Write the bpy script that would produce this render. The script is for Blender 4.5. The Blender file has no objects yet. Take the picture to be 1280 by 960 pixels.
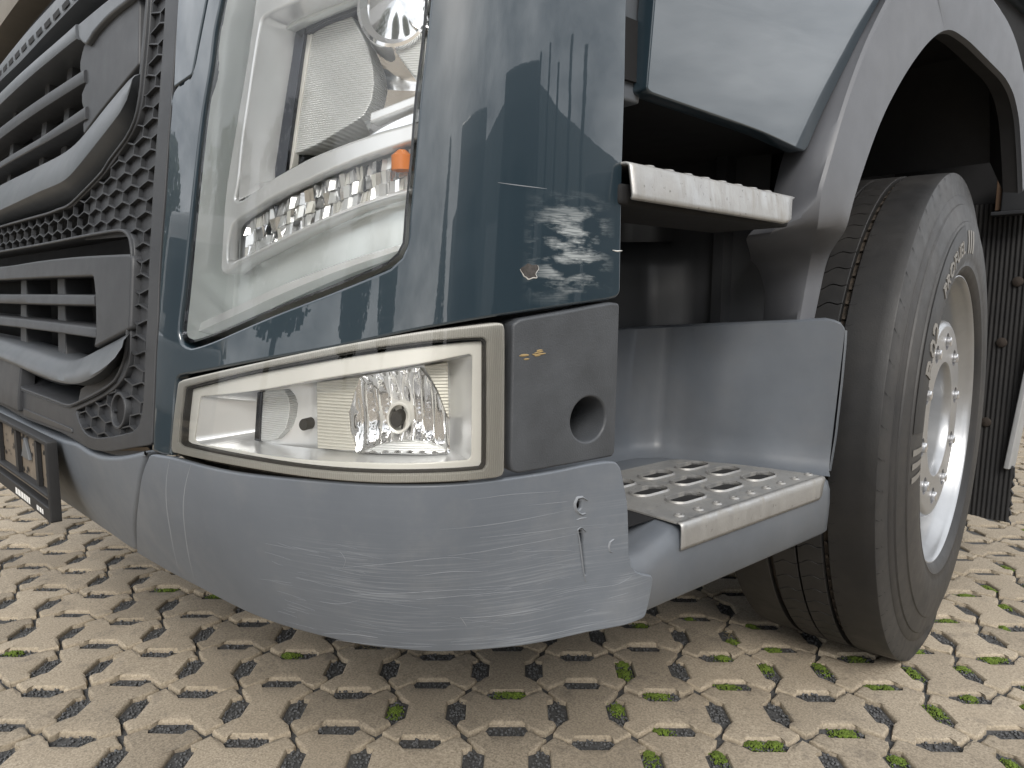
import bpy, bmesh, math, random
from mathutils import Vector, Matrix
from mathutils.geometry import delaunay_2d_cdt
from bisect import bisect_right
scene = bpy.context.scene
rad = math.radians

# ------------------------------------------------------------------ camera
cam_d = bpy.data.cameras.new('camera'); cam = bpy.data.objects.new('camera', cam_d)
scene.collection.objects.link(cam); scene.camera = cam
cam_d.sensor_width = 36.0; cam_d.lens = 24.947; cam_d.clip_start = 0.02; cam_d.clip_end = 2000
cam.matrix_world = Matrix(((0.649453, -0.096100, 0.754305, 0.0),
                           (0.760368, 0.072763, -0.645404, 0.0),
                           (0.007138, 0.992709, 0.120327, 0.745),
                           (0, 0, 0, 1)))
# ------------------------------------------------------------------ sky and sun
SUN_EL, SUN_AZ = rad(38), rad(128)          # azimuth from +Y towards +X
world = bpy.data.worlds.new('World'); scene.world = world; world.use_nodes = True
wn = world.node_tree.nodes; wl = world.node_tree.links; wn.clear()
wo = wn.new('ShaderNodeOutputWorld'); bg = wn.new('ShaderNodeBackground'); bg.inputs['Strength'].default_value = 0.12
sky = wn.new('ShaderNodeTexSky'); sky.sky_type = 'NISHITA'; sky.sun_disc = False
sky.sun_elevation = SUN_EL; sky.sun_rotation = SUN_AZ; sky.air_density = 1.2; sky.dust_density = 3.0
tc = wn.new('ShaderNodeTexCoord'); mp = wn.new('ShaderNodeMapping'); mp.inputs['Scale'].default_value = (1, 1, 2.6)
nz = wn.new('ShaderNodeTexNoise'); nz.inputs['Scale'].default_value = 3.2; nz.inputs['Detail'].default_value = 8; nz.inputs['Roughness'].default_value = .58
rp = wn.new('ShaderNodeValToRGB')
rp.color_ramp.elements[0].position = .36; rp.color_ramp.elements[0].color = (3.9, 4.05, 4.3, 1)
rp.color_ramp.elements[1].position = .66; rp.color_ramp.elements[1].color = (10.0, 10.2, 10.4, 1)
mx = wn.new('ShaderNodeMix'); mx.data_type = 'RGBA'; mx.inputs[0].default_value = .93
wl.new(tc.outputs['Generated'], mp.inputs[0]); wl.new(mp.outputs[0], nz.inputs['Vector']); wl.new(nz.outputs['Fac'], rp.inputs[0])
wl.new(sky.outputs[0], mx.inputs[6]); wl.new(rp.outputs[0], mx.inputs[7]); wl.new(mx.outputs[2], bg.inputs['Color']); wl.new(bg.outputs[0], wo.inputs[0])
sun_d = bpy.data.lights.new('sun', 'SUN'); sun_d.energy = 1.5; sun_d.angle = rad(24); sun_d.color = (1, .955, .89)
sun = bpy.data.objects.new('sun', sun_d); scene.collection.objects.link(sun)
sdir = Vector((math.sin(SUN_AZ)*math.cos(SUN_EL), math.cos(SUN_AZ)*math.cos(SUN_EL), math.sin(SUN_EL)))
sun.rotation_euler = (-sdir).to_track_quat('-Z', 'Y').to_euler()
scene.view_settings.view_transform = 'Standard'; scene.view_settings.look = 'None'
scene.view_settings.gamma = 1.0; scene.view_settings.exposure = 0.85; scene.view_settings.use_curve_mapping = False

# ------------------------------------------------------------------ materials
def new_mat(name):
    m = bpy.data.materials.new(name); m.use_nodes = True
    return m, m.node_tree.nodes, m.node_tree.links, m.node_tree.nodes['Principled BSDF']
def coords(n, l, kind='Object', scale=None):
    t = n.new('ShaderNodeTexCoord')
    if scale is None: return t.outputs[kind]
    m = n.new('ShaderNodeMapping'); m.inputs['Scale'].default_value = scale
    l.new(t.outputs[kind], m.inputs[0]); return m.outputs[0]
def noise(n, l, vec, scale, detail=4, rough=.5):
    t = n.new('ShaderNodeTexNoise'); t.inputs['Scale'].default_value = scale; t.inputs['Detail'].default_value = detail
    t.inputs['Roughness'].default_value = rough
    l.new(vec, t.inputs['Vector']); return t.outputs['Fac']
def ramp(n, l, fac, stops):
    r = n.new('ShaderNodeValToRGB'); e = r.color_ramp.elements
    while len(e) < len(stops): e.new(.5)
    for k, (p, c) in enumerate(stops):
        e[k].position = p; e[k].color = (c, c, c, 1) if isinstance(c, (int, float)) else (*c, 1)
    l.new(fac, r.inputs[0]); return r.outputs[0]
def mix(n, l, fac, a, b, mode='MIX'):
    m = n.new('ShaderNodeMix'); m.data_type = 'RGBA'; m.blend_type = mode
    for sock, v in ((m.inputs[0], fac), (m.inputs[6], a), (m.inputs[7], b)):
        if hasattr(v, 'links'): l.new(v, sock)
        elif isinstance(v, (int, float)): sock.default_value = v
        else: sock.default_value = (*v, 1)
    return m.outputs[2]
def math_n(n, l, op, a, b=None):
    m = n.new('ShaderNodeMath'); m.operation = op
    for k, v in enumerate((a, b)):
        if v is None: continue
        if hasattr(v, 'links'): l.new(v, m.inputs[k])
        else: m.inputs[k].default_value = v
    return m.outputs[0]
def bump(n, l, h, strength, dist=.001, prev=None):
    b = n.new('ShaderNodeBump'); b.inputs['Strength'].default_value = strength; b.inputs['Distance'].default_value = dist
    l.new(h, b.inputs['Height'])
    if prev is not None: l.new(prev, b.inputs['Normal'])
    return b.outputs[0]
def set_in(p, k, v):
    if k in p.inputs: p.inputs[k].default_value = v
def plain(name, col, rough=.5, metal=0., coat=0., var=.12, vscale=9, grain=0., gscale=700, spec=.5, dust=0., dcol=(.42, .38, .31)):
    m, n, l, p = new_mat(name)
    v = coords(n, l)
    nv = noise(n, l, v, vscale, 5, .6)
    base = mix(n, l, ramp(n, l, nv, [(.3, 0.), (.7, 1.)]), tuple(c*(1-var) for c in col), tuple(min(1, c*(1+var)) for c in col))
    if dust:
        d = ramp(n, l, noise(n, l, v, 5.5, 7, .68), [(.42, 0.), (.72, 1.)])
        base = mix(n, l, math_n(n, l, 'MULTIPLY', d, dust), base, dcol)
    l.new(base, p.inputs['Base Color'])
    rr = math_n(n, l, 'ADD', math_n(n, l, 'MULTIPLY', noise(n, l, v, vscale*3, 4), .16*min(1, rough*2)), rough-.08*min(1, rough*2))
    l.new(rr, p.inputs['Roughness'])
    p.inputs['Metallic'].default_value = metal
    set_in(p, 'Coat Weight', coat); set_in(p, 'Coat Roughness', .03); set_in(p, 'Specular IOR Level', spec)
    if grain:
        l.new(bump(n, l, noise(n, l, v, gscale, 2), grain, .0006), p.inputs['Normal'])
    return m
MAT = {}
# ------------------------------------------------------------------ shell of the cab front: plan curve, raked backwards with height
PLAN = [(-.516,.68),(-.518,.60),(-.524,.520),(-.534,.455),(-.552,.400),(-.588,.350),(-.643,.308),(-.725,.264),(-.79,.238),(-.872,.214),
        (-.95,.200),(-1.05,.187),(-1.2,.171),(-1.42,.149),(-1.58,.132),(-1.73,.116),(-1.95,.096),(-2.2,.080),(-2.6,.066),(-3.0,.060)]
YR, Z0, RAKE = .60, .565, .30
def _plan():
    P = [Vector(p) for p in PLAN]; P = [2*P[0]-P[1]] + P + [2*P[-1]-P[-2]]; out = []
    for i in range(1, len(P)-2):
        a, b, c, d = P[i-1:i+3]
        for k in range(24):
            t = k/24
            out.append(.5*((2*b)+(c-a)*t+(2*a-5*b+4*c-d)*t*t+(3*b-a-3*c+d)*t**3))
    out.append(P[-2])
    for _ in range(60):
        out = [out[0]] + [.25*out[i-1]+.5*out[i]+.25*out[i+1] for i in range(1, len(out)-1)] + [out[-1]]
    s = [0.]
    for i in range(1, len(out)): s.append(s[-1]+(out[i]-out[i-1]).length)
    nr = []
    for i in range(len(out)):
        t = out[min(i+1, len(out)-1)]-out[max(i-1, 0)]; t.normalize(); v = Vector((-t.y, t.x)); nr.append(v)
    if nr[0].x < 0: nr = [-v for v in nr]
    return out, s, nr
PB, PS, PN = _plan()
def S(s, z, d=0.):
    i = min(max(bisect_right(PS, s)-1, 0), len(PS)-2)
    t = (s-PS[i])/(PS[i+1]-PS[i])
    b = PB[i].lerp(PB[i+1], t); n = PN[i].lerp(PN[i+1], min(max(t, 0), 1))
    x = b.x+d*n.x; y = b.y+d*n.y
    return Vector((x, YR-(YR-y)*(1-RAKE*max(z-Z0, 0)), z))
def lin(x, xs, ys):
    if x <= xs[0]: return ys[0]
    for i in range(1, len(xs)):
        if x <= xs[i]: return ys[i-1]+(ys[i]-ys[i-1])*(x-xs[i-1])/(xs[i]-xs[i-1])
    return ys[-1]
TS = [0,.08,.14,.2,.28,.4,.6,.9,2.2]; TD = [0,0,-.008,-.018,-.038,-.046,-.055,-.055,-.055]
def FL(s):
    t = min(max((.155-s)/.10, 0), 1); return .017*t*t*(3-2*t)
def taper(s, z):
    v = min(max((.565-z)/.195, 0), 1.3); return lin(s, TS, TD)*v**1.7+FL(s)
def bumper_map(s, z, d=0.): return S(s, z, .004+taper(s, z)+d)
def side(X):
    return lambda y, z, d=0.: Vector((X+d, y, z))
def top(Z):
    return lambda x, y, d=0.: Vector((x, y, Z+d))

# ------------------------------------------------------------------ object helpers
C = scene.collection
def link(name, me, mat=None, parent=None, smooth=40):
    o = bpy.data.objects.new(name, me); C.objects.link(o)
    if mat is not None:
        for m in (mat if isinstance(mat, (list, tuple)) else [mat]): me.materials.append(m)
    if smooth and len(me.polygons):
        me.polygons.foreach_set('use_smooth', [True]*len(me.polygons)); me.set_sharp_from_angle(angle=rad(smooth))
    if parent is not None:
        o.parent = parent
        if parent.type == 'EMPTY': o.matrix_parent_inverse = Matrix.Translation(-parent.location)
    return o
def mesh(name, verts, faces, mat=None, parent=None, smooth=40, uvs=None, mids=None, recalc=True):
    me = bpy.data.meshes.new(name); me.from_pydata([tuple(v) for v in verts], [], faces); me.validate()
    if recalc and uvs is None and mids is None:
        bm = bmesh.new(); bm.from_mesh(me); bmesh.ops.recalc_face_normals(bm, faces=bm.faces); bm.to_mesh(me); bm.free()
    if uvs is not None and len(me.loops):
        u = me.uv_layers.new(name='UVMap'); buf = [0.]*(2*len(me.loops)); vi = [0]*len(me.loops)
        me.loops.foreach_get('vertex_index', vi)
        for k, i in enumerate(vi): buf[2*k], buf[2*k+1] = uvs[i]
        u.data.foreach_set('uv', buf)
    if mids is not None: me.polygons.foreach_set('material_index', mids)
    return link(name, me, mat, parent, smooth)
class MB:
    """collects boxes, tubes, spheres ... into one mesh"""
    def __init__(s): s.v = []; s.f = []; s.m = []
    def add(s, v, f, m=0):
        o = len(s.v); s.v += [Vector(p) for p in v]; s.f += [tuple(i+o for i in q) for q in f]; s.m += [m]*len(f)
    def box(s, a, b, m=0, bev=0.0, M=None):
        lo = Vector((min(a[i], b[i]) for i in range(3))); hi = Vector((max(a[i], b[i]) for i in range(3)))
        if bev <= 0:
            v = [Vector((x, y, z)) for x in (lo.x, hi.x) for y in (lo.y, hi.y) for z in (lo.z, hi.z)]
            f = [(0,1,3,2),(4,6,7,5),(0,4,5,1),(2,3,7,6),(0,2,6,4),(1,5,7,3)]
        else:
            bm = bmesh.new(); bmesh.ops.create_cube(bm, size=1)
            for w in bm.verts: w.co = Vector((lo[i]+(w.co[i]+.5)*(hi[i]-lo[i]) for i in range(3)))
            bmesh.ops.bevel(bm, geom=bm.edges[:], offset=bev, segments=3, profile=.6, affect='EDGES')
            bm.verts.index_update(); v = [w.co.copy() for w in bm.verts]; f = [tuple(w.index for w in q.verts) for q in bm.faces]; bm.free()
        if M is not None: v = [M @ p for p in v]
        s.add(v, f, m)
    def tube(s, pts, r, n=10, m=0, caps=True):
        pts = [Vector(p) for p in pts]; rs = r if isinstance(r, (list, tuple)) else [r]*len(pts); rings = []
        up = None
        for i, p in enumerate(pts):
            t = (pts[min(i+1, len(pts)-1)]-pts[max(i-1, 0)]).normalized()
            if up is None: up = t.orthogonal().normalized()
            up = (up-t*up.dot(t)).normalized(); w = t.cross(up)
            rings.append([p+(up*math.cos(a)+w*math.sin(a))*rs[i] for a in [2*math.pi*k/n for k in range(n)]])
        v = [q for R in rings for q in R]; f = []
        for i in range(len(pts)-1):
            for k in range(n): f.append((i*n+k, i*n+(k+1) % n, (i+1)*n+(k+1) % n, (i+1)*n+k))
        if caps: f += [tuple(range(n))[::-1], tuple((len(pts)-1)*n+k for k in range(n))]
        s.add(v, f, m)
    def lathe(s, prof, n, M, m=0, closed=False):
        """prof: list of (radius, axial); axis = local +Z of M"""
        v = [M @ Vector((r*math.cos(2*math.pi*k/n), r*math.sin(2*math.pi*k/n), x)) for r, x in prof for k in range(n)]; f = []
        q = len(prof) if closed else len(prof)-1
        for i in range(q):
            j = (i+1) % len(prof)
            for k in range(n): f.append((i*n+k, i*n+(k+1) % n, j*n+(k+1) % n, j*n+k))
        s.add(v, f, m)
    def build(s, name, mat=None, parent=None, smooth=40, recalc=True):
        me = bpy.data.meshes.new(name); me.from_pydata([tuple(v) for v in s.v], [], s.f)
        me.polygons.foreach_set('material_index', s.m)
        if recalc:
            bm = bmesh.new(); bm.from_mesh(me); bmesh.ops.recalc_face_normals(bm, faces=bm.faces); bm.to_mesh(me); bm.free()
        return link(name, me, mat, parent, smooth)
# ------------------------------------------------------------------ 2-D outlines
def area(p): return .5*sum(p[i-1][0]*p[i][1]-p[i][0]*p[i-1][1] for i in range(len(p)))
def ccw(p): return list(p) if area(p) > 0 else list(p)[::-1]
def rounded(p, step=.012, corner=38, fil=.004, closed=True):
    """smooth curve through the traced points; real corners stay and get a small fillet"""
    P = [Vector(q) for q in p]; n = len(P)
    def ang(i):
        a = P[i]-P[i-1]; b = P[(i+1) % n]-P[i]
        if a.length < 1e-6 or b.length < 1e-6: return 0
        return math.degrees(abs(a.angle_signed(b)))
    cor = [ang(i) > corner if (closed or 0 < i < n-1) else True for i in range(n)]
    out = []
    for i in range(n if closed else n-1):
        b, c = P[i], P[(i+1) % n]
        a = P[i-1] if not cor[i] else 2*b-c
        d = P[(i+2) % n] if not cor[(i+1) % n] else 2*c-b
        L = (c-b).length; k = max(1, int(L/step))
        m1 = (c-a)*.5; m2 = (d-b)*.5
        for m_ in (m1, m2):
            if m_.length > L: m_.length = L
        st = b
        for j in range(k):
            t = j/k
            q = b*(2*t**3-3*t*t+1)+m1*(t**3-2*t*t+t)+c*(3*t*t-2*t**3)+m2*(t**3-t*t)
            if j == 0 and cor[i] and closed and fil > 0:
                pv = P[i-1]; f = min(fil, (pv-b).length*.4, L*.4)
                e0 = b+(pv-b).normalized()*f; e1 = b+(c-b).normalized()*f
                for u in (0, .25, .5, .75, 1): out.append(e0*(1-u)**2+b*2*u*(1-u)+e1*u*u)
            else: out.append(q)
    if not closed: out.append(P[-1])
    r = [out[0]]
    for q in out[1:]:
        if (q-r[-1]).length > 4e-4: r.append(q)
    if closed and (r[0]-r[-1]).length < 4e-4: r.pop()
    return [(q.x, q.y) for q in r]
def offset(p, d):
    """inward for d>0 (p counter-clockwise)"""
    n = len(p); out = []
    for i in range(n):
        a = Vector(p[i])-Vector(p[i-1]); b = Vector(p[(i+1) % n])-Vector(p[i])
        if a.length < 1e-9: a = b
        if b.length < 1e-9: b = a
        a.normalize(); b.normalize(); na = Vector((-a.y, a.x)); nb = Vector((-b.y, b.x)); m = na+nb
        if m.length < 1e-6: m = na
        m.normalize(); k = d/max(m.dot(na), .45)
        out.append((p[i][0]+m.x*k, p[i][1]+m.y*k))
    return out
def inside(p, x, y):
    r = False; n = len(p); j = n-1
    for i in range(n):
        xi, yi = p[i]; xj, yj = p[j]
        if (yi > y) != (yj > y) and x < (xj-xi)*(y-yi)/(yj-yi)+xi: r = not r
        j = i
    return r
def dist_poly(p, x, y):
    best = 9.
    for i in range(len(p)):
        ax, ay = p[i-1]; bx, by = p[i]; dx = bx-ax; dy = by-ay; L = dx*dx+dy*dy
        t = 0 if L == 0 else min(1, max(0, ((x-ax)*dx+(y-ay)*dy)/L))
        e = (ax+t*dx-x)**2+(ay+t*dy-y)**2
        if e < best: best = e
    return math.sqrt(best)
def fill(loops, grid):
    """triangulate outer loop minus holes with grid points inside -> pts, tris; loops come first in pts"""
    pts = []; edges = []
    for L in loops:
        o = len(pts); pts += [Vector(q) for q in L]; edges += [(o+i, o+(i+1) % len(L)) for i in range(len(L))]
    nb = len(pts); out, holes = loops[0], loops[1:]
    xs = [q[0] for q in out]; ys = [q[1] for q in out]
    near = set(); cs = grid*.5
    for L in loops:
        for k in range(len(L)):
            ax, ay = L[k-1]; bx, by = L[k]; m = max(1, int(math.hypot(bx-ax, by-ay)/cs)+1)
            for t in range(m): near.add((int((ax+(bx-ax)*t/m)/cs), int((ay+(by-ay)*t/m)/cs)))
    gx = int((max(xs)-min(xs))/grid); gy = int((max(ys)-min(ys))/grid)
    for j in range(1, gy+1):
        y = min(ys)+j*grid+1e-7; cr = []
        for L in loops:
            for k in range(len(L)):
                (ax, ay), (bx, by) = L[k-1], L[k]
                if (ay > y) != (by > y): cr.append(ax+(bx-ax)*(y-ay)/(by-ay))
        cr.sort()
        for i in range(1, gx+1):
            x = min(xs)+i*grid
            if bisect_right(cr, x) % 2 == 0: continue
            ix, iy = int(x/cs), int(y/cs)
            if any((ix+p, iy+q) in near for p in (-1, 0, 1) for q in (-1, 0, 1)): continue
            pts.append(Vector((x, y)))
    v, e, f, ov, oe, of = delaunay_2d_cdt(pts, edges, [], 0, 1e-7)
    keep = []; free = [not any(s_ < nb for s_ in src) and len(src) > 0 for src in ov]
    for t in f:
        if any(free[q] for q in t): keep.append(tuple(t)); continue
        x = sum(v[i].x for i in t)/len(t); y = sum(v[i].y for i in t)/len(t)
        if inside(out, x, y) and not any(inside(h, x, y) for h in holes): keep.append(tuple(t))
    back = {}
    for k, src in enumerate(ov):
        for q in src: back[q] = k
    return [(q.x, q.y) for q in v], keep, [back.get(i) for i in range(nb)]
def plate(name, outer, mapf, mat, parent=None, holes=(), d=0., thick=.004, bev=.0015, grid=.02, fil=.004, step=.012, corner=38, raw=False, dfun=None, smooth=35, hole_thick=None, cap=False):
    """a panel with thickness and rounded edges, outline in the 2-D coordinates of mapf"""
    loops = [ccw(outer if raw else rounded(outer, step, corner, fil))]
    for h in holes: loops.append(ccw(h if raw else rounded(h, step, corner, fil))[::-1])
    dz = (lambda u, v: d) if dfun is None else (lambda u, v: d+dfun(u, v))
    steps = [(0., -bev), (.3*bev, -.3*bev), (bev, 0.)] if bev > 0 else [(0., 0.)]
    inner = [offset(L, steps[-1][0]) if bev > 0 else L for L in loops]
    P, T, back = fill(inner, grid)
    V = [mapf(x, y, dz(x, y)) for x, y in P]; U = list(P); F = [tuple(t) for t in T]
    o = 0
    for li, L in enumerate(loops):
        idx = [back[o+i] for i in range(len(L))]; o += len(L); n = len(L); prev = idx
        rings = [(offset(L, a) if a else L, b) for a, b in steps[-2::-1]] if bev > 0 else []
        th = thick if li == 0 or hole_thick is None else hole_thick
        rings.append((L, -th-(bev if bev > 0 else 0)))
        for R, dd in rings:
            cur = []
            for x, y in R: cur.append(len(V)); V.append(mapf(x, y, dz(x, y)+dd)); U.append((x, y))
            for i in range(n):
                a, b, c2, e = prev[i], prev[(i+1) % n], cur[(i+1) % n], cur[i]
                if a is None or b is None or a == b: continue
                F.append((a, e, c2, b))
            prev = cur
    if cap:
        F2 = [tuple(reversed(t)) for t in T]; b0 = len(V)
        for x, y in P: V.append(mapf(x, y, dz(x, y)-thick-bev)); U.append((x, y))
        F += [tuple(i+b0 for i in t) for t in F2]
    # orient: front faces point towards +d
    t0 = max(T, key=lambda t: (V[t[1]]-V[t[0]]).cross(V[t[2]]-V[t[0]]).length)
    x, y = P[t0[0]]; nrm = (V[t0[1]]-V[t0[0]]).cross(V[t0[2]]-V[t0[0]])
    if nrm.dot(mapf(x, y, dz(x, y)+.01)-mapf(x, y, dz(x, y))) < 0: F = [f[::-1] for f in F]
    ob = mesh(name, V, F, mat, parent, smooth, uvs=U)
    nrm = [(0., 0., 0.)]*len(V); e = 5e-4
    for i, (x, y) in enumerate(P):
        p0 = V[i]; q = (mapf(x+e, y, dz(x+e, y))-p0).cross(mapf(x, y+e, dz(x, y+e))-p0)
        if q.length > 0:
            q.normalize()
            if q.dot(mapf(x, y, dz(x, y)+.01)-p0) < 0: q = -q
            nrm[i] = tuple(q)
    if smooth: ob.data.normals_split_custom_set_from_vertices(nrm)
    return ob
def resample(p, n):
    P = [Vector(q) for q in p]; s = [0.]
    for i in range(1, len(P)): s.append(s[-1]+(P[i]-P[i-1]).length)
    out = []
    for k in range(n):
        t = s[-1]*k/(n-1); i = min(max(bisect_right(s, t)-1, 0), len(P)-2)
        q = 0 if s[i+1] == s[i] else (t-s[i])/(s[i+1]-s[i]); out.append(P[i].lerp(P[i+1], q))
    return out
def loft(name, rows, mapf, mat, parent=None, n=48, smooth=40, ends=True, curve=True, fil=0):
    """surface through rows of (outline points, depth)"""
    V = []; U = []; R = []
    for pts, d in rows:
        q = rounded(pts, .01, 50, 0, closed=False) if curve and len(pts) > 2 else pts
        q = resample(q, n); R.append(q)
        for i, p in enumerate(q):
            dd = d(i/(n-1)) if callable(d) else d
            V.append(mapf(p.x, p.y, dd)); U.append((p.x, p.y))
    F = []
    for r in range(len(rows)-1):
        for i in range(n-1): F.append((r*n+i, r*n+i+1, (r+1)*n+i+1, (r+1)*n+i))
    if ends and len(rows) > 2:
        F.append(tuple(r*n for r in range(len(rows)))); F.append(tuple(r*n+n-1 for r in range(len(rows)))[::-1])
    me = mesh(name, V, F, mat, parent, smooth, uvs=U)
    bm = bmesh.new(); bm.from_mesh(me.data); bmesh.ops.recalc_face_normals(bm, faces=bm.faces); bm.to_mesh(me.data); bm.free()
    return me
def empty(name, loc, label, cat, group=None):
    o = bpy.data.objects.new(name, None); C.objects.link(o); o.location = loc; o.empty_display_size = .2
    o['label'] = label; o['category'] = cat
    if group: o['group'] = group
    return o
def ellipse(cx, cy, rx, ry, n=40, a0=0): return [(cx+rx*math.cos(a0+2*math.pi*k/n), cy+ry*math.sin(a0+2*math.pi*k/n)) for k in range(n)]
# ------------------------------------------------------------------ material set
def paint_mat():
    m, n, l, p = new_mat('dark_blue_grey_paint'); v = coords(n, l); uv = coords(n, l, 'UV')
    base = mix(n, l, noise(n, l, v, 3, 4), (.016, .028, .038), (.020, .034, .045))
    # scuffed, chalky patch low on the corner panel (UV = metres along the panel, metres up)
    sep = n.new('ShaderNodeSeparateXYZ'); l.new(uv, sep.inputs[0])
    def band(sock, lo, hi, soft):
        a = n.new('ShaderNodeMapRange'); a.inputs[1].default_value = lo-soft; a.inputs[2].default_value = lo+soft; l.new(sock, a.inputs[0])
        b = n.new('ShaderNodeMapRange'); b.inputs[1].default_value = hi+soft; b.inputs[2].default_value = hi-soft; l.new(sock, b.inputs[0])
        return math_n(n, l, 'MULTIPLY', a.outputs[0], b.outputs[0])
    reg = math_n(n, l, 'MULTIPLY', band(sep.outputs[0], .115, .20, .022), band(sep.outputs[1], .757, .835, .02))
    st = n.new('ShaderNodeMapping'); st.inputs['Scale'].default_value = (14, 46, 1); l.new(uv, st.inputs[0])
    sc = ramp(n, l, noise(n, l, st.outputs[0], 1.0, 7, .62), [(.47, 0.), (.56, 1.)])
    fine = n.new('ShaderNodeMapping'); fine.inputs['Scale'].default_value = (30, 900, 1); l.new(uv, fine.inputs[0])
    sc = math_n(n, l, 'MULTIPLY', sc, ramp(n, l, noise(n, l, fine.outputs[0], 1, 3), [(.36, .25), (.55, 1.)]))
    scuff = math_n(n, l, 'MULTIPLY', math_n(n, l, 'MULTIPLY', reg, sc), .62)
    base = mix(n, l, scuff, base, (.50, .53, .53))
    l.new(base, p.inputs['Base Color'])
    p.inputs['Metallic'].default_value = .0; set_in(p, 'Coat IOR', 1.66); set_in(p, 'Specular IOR Level', .3)
    l.new(math_n(n, l, 'ADD', math_n(n, l, 'MULTIPLY', scuff, .4), .28), p.inputs['Roughness'])
    set_in(p, 'Coat Weight', 1.0)
    l.new(math_n(n, l, 'ADD', math_n(n, l, 'MULTIPLY', scuff, .5), .010), p.inputs['Coat Roughness'])
    wob = bump(n, l, noise(n, l, v, 7.0, 2, .4), .03, .02)
    wob = bump(n, l, noise(n, l, v, 90.0, 2, .4), .012, .0008, wob)
    l.new(wob, p.inputs['Coat Normal'])
    return m
MAT['paint'] = paint_mat()
def bumper_mat():
    m, n, l, p = new_mat('grey_bumper_plastic'); v = coords(n, l); uv = coords(n, l, 'UV')
    base = mix(n, l, ramp(n, l, noise(n, l, v, 6, 6, .6), [(.3, 0.), (.7, 1.)]), (.104, .117, .136), (.130, .144, .164))
    base = mix(n, l, math_n(n, l, 'MULTIPLY', ramp(n, l, noise(n, l, v, 13, 6, .7), [(.5, 0.), (.8, 1.)]), .16), base, (.30, .29, .27))
    sep = n.new('ShaderNodeSeparateXYZ'); l.new(uv, sep.inputs[0])
    def mr(sock, a, b):
        q = n.new('ShaderNodeMapRange'); q.inputs[1].default_value = a; q.inputs[2].default_value = b; l.new(sock, q.inputs[0]); return q.outputs[0]
    reg = math_n(n, l, 'MULTIPLY', mr(sep.outputs[0], .52, .36), mr(sep.outputs[0], .03, .08))
    low = math_n(n, l, 'MULTIPLY', reg, mr(sep.outputs[1], .56, .44))
    tot = None
    for k, (rot, sx, sy, lo) in enumerate(((.06, 5, 420, .60), (-.10, 6, 330, .61), (.16, 8, 520, .62), (-.02, 3, 700, .60))):
        mp_ = n.new('ShaderNodeMapping'); mp_.inputs['Rotation'].default_value = (0, 0, rot); mp_.inputs['Scale'].default_value = (sx, sy, 1)
        mp_.inputs['Location'].default_value = (k*3.7, k*11.3, 0); l.new(uv, mp_.inputs[0])
        q = ramp(n, l, noise(n, l, mp_.outputs[0], 1.0, 2, .5), [(lo, 0.), (lo+.05, 1.)])
        tot = q if tot is None else math_n(n, l, 'MAXIMUM', tot, q)
    patch = ramp(n, l, noise(n, l, v, 9, 4, .6), [(.38, .1), (.62, 1.)])
    sc = math_n(n, l, 'MULTIPLY', math_n(n, l, 'MULTIPLY', tot, low), patch)
    base = mix(n, l, math_n(n, l, 'MULTIPLY', sc, .30), base, (.36, .38, .40))
    l.new(base, p.inputs['Base Color']); l.new(math_n(n, l, 'ADD', math_n(n, l, 'MULTIPLY', noise(n, l, v, 30, 4), .2), .36), p.inputs['Roughness'])
    b = bump(n, l, noise(n, l, v, 900, 2), .12, .0004); b = bump(n, l, sc, -.15, .0006, b); l.new(b, p.inputs['Normal'])
    return m
MAT['bumper'] = bumper_mat()
MAT['scrape_and_highlight'] = plain('scraped_plastic_and_highlight', (.20, .212, .23), .7, grain=.3, gscale=500)  # scraped plastic; also colours the painted highlight line on the corner panel
MAT['step_grey'] = plain('grey_step_plastic', (.098, .110, .127), .42, var=.12, grain=.08, dust=.30, dcol=(.16, .155, .15))
MAT['arch_grey'] = plain('grey_arch_plastic', (.095, .099, .110), .46, var=.08, grain=.14, gscale=900, dust=.10, dcol=(.25, .24, .23))
MAT['grille'] = plain('dark_grille_plastic', (.030, .032, .036), .50, var=.1, grain=.25, gscale=900, dust=.14, dcol=(.10, .095, .09))
MAT['grille_bar'] = plain('blue_grey_bar_plastic', (.076, .084, .094), .42, var=.08, grain=.12, dust=.12, dcol=(.24, .23, .21))
MAT['block'] = plain('charcoal_textured_plastic', (.052, .056, .062), .5, var=.18, vscale=22, grain=.5, gscale=620)
MAT['black'] = plain('black_plastic', (.012, .012, .013), .6)
MAT['void'] = plain('dark_cavity', (.006, .006, .007), .85)
MAT['liner'] = plain('wheel_well_liner', (.016, .016, .018), .7, var=.3, dust=.3, dcol=(.035, .032, .03))
MAT['dark'] = plain('dark_grey_inner_plastic', (.030, .032, .036), .38, var=.15, grain=.1, dust=.2, dcol=(.05, .048, .045))
MAT['rubber'] = plain('flap_rubber', (.010, .010, .011), .75, dust=.25, dcol=(.05, .045, .04))
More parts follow.
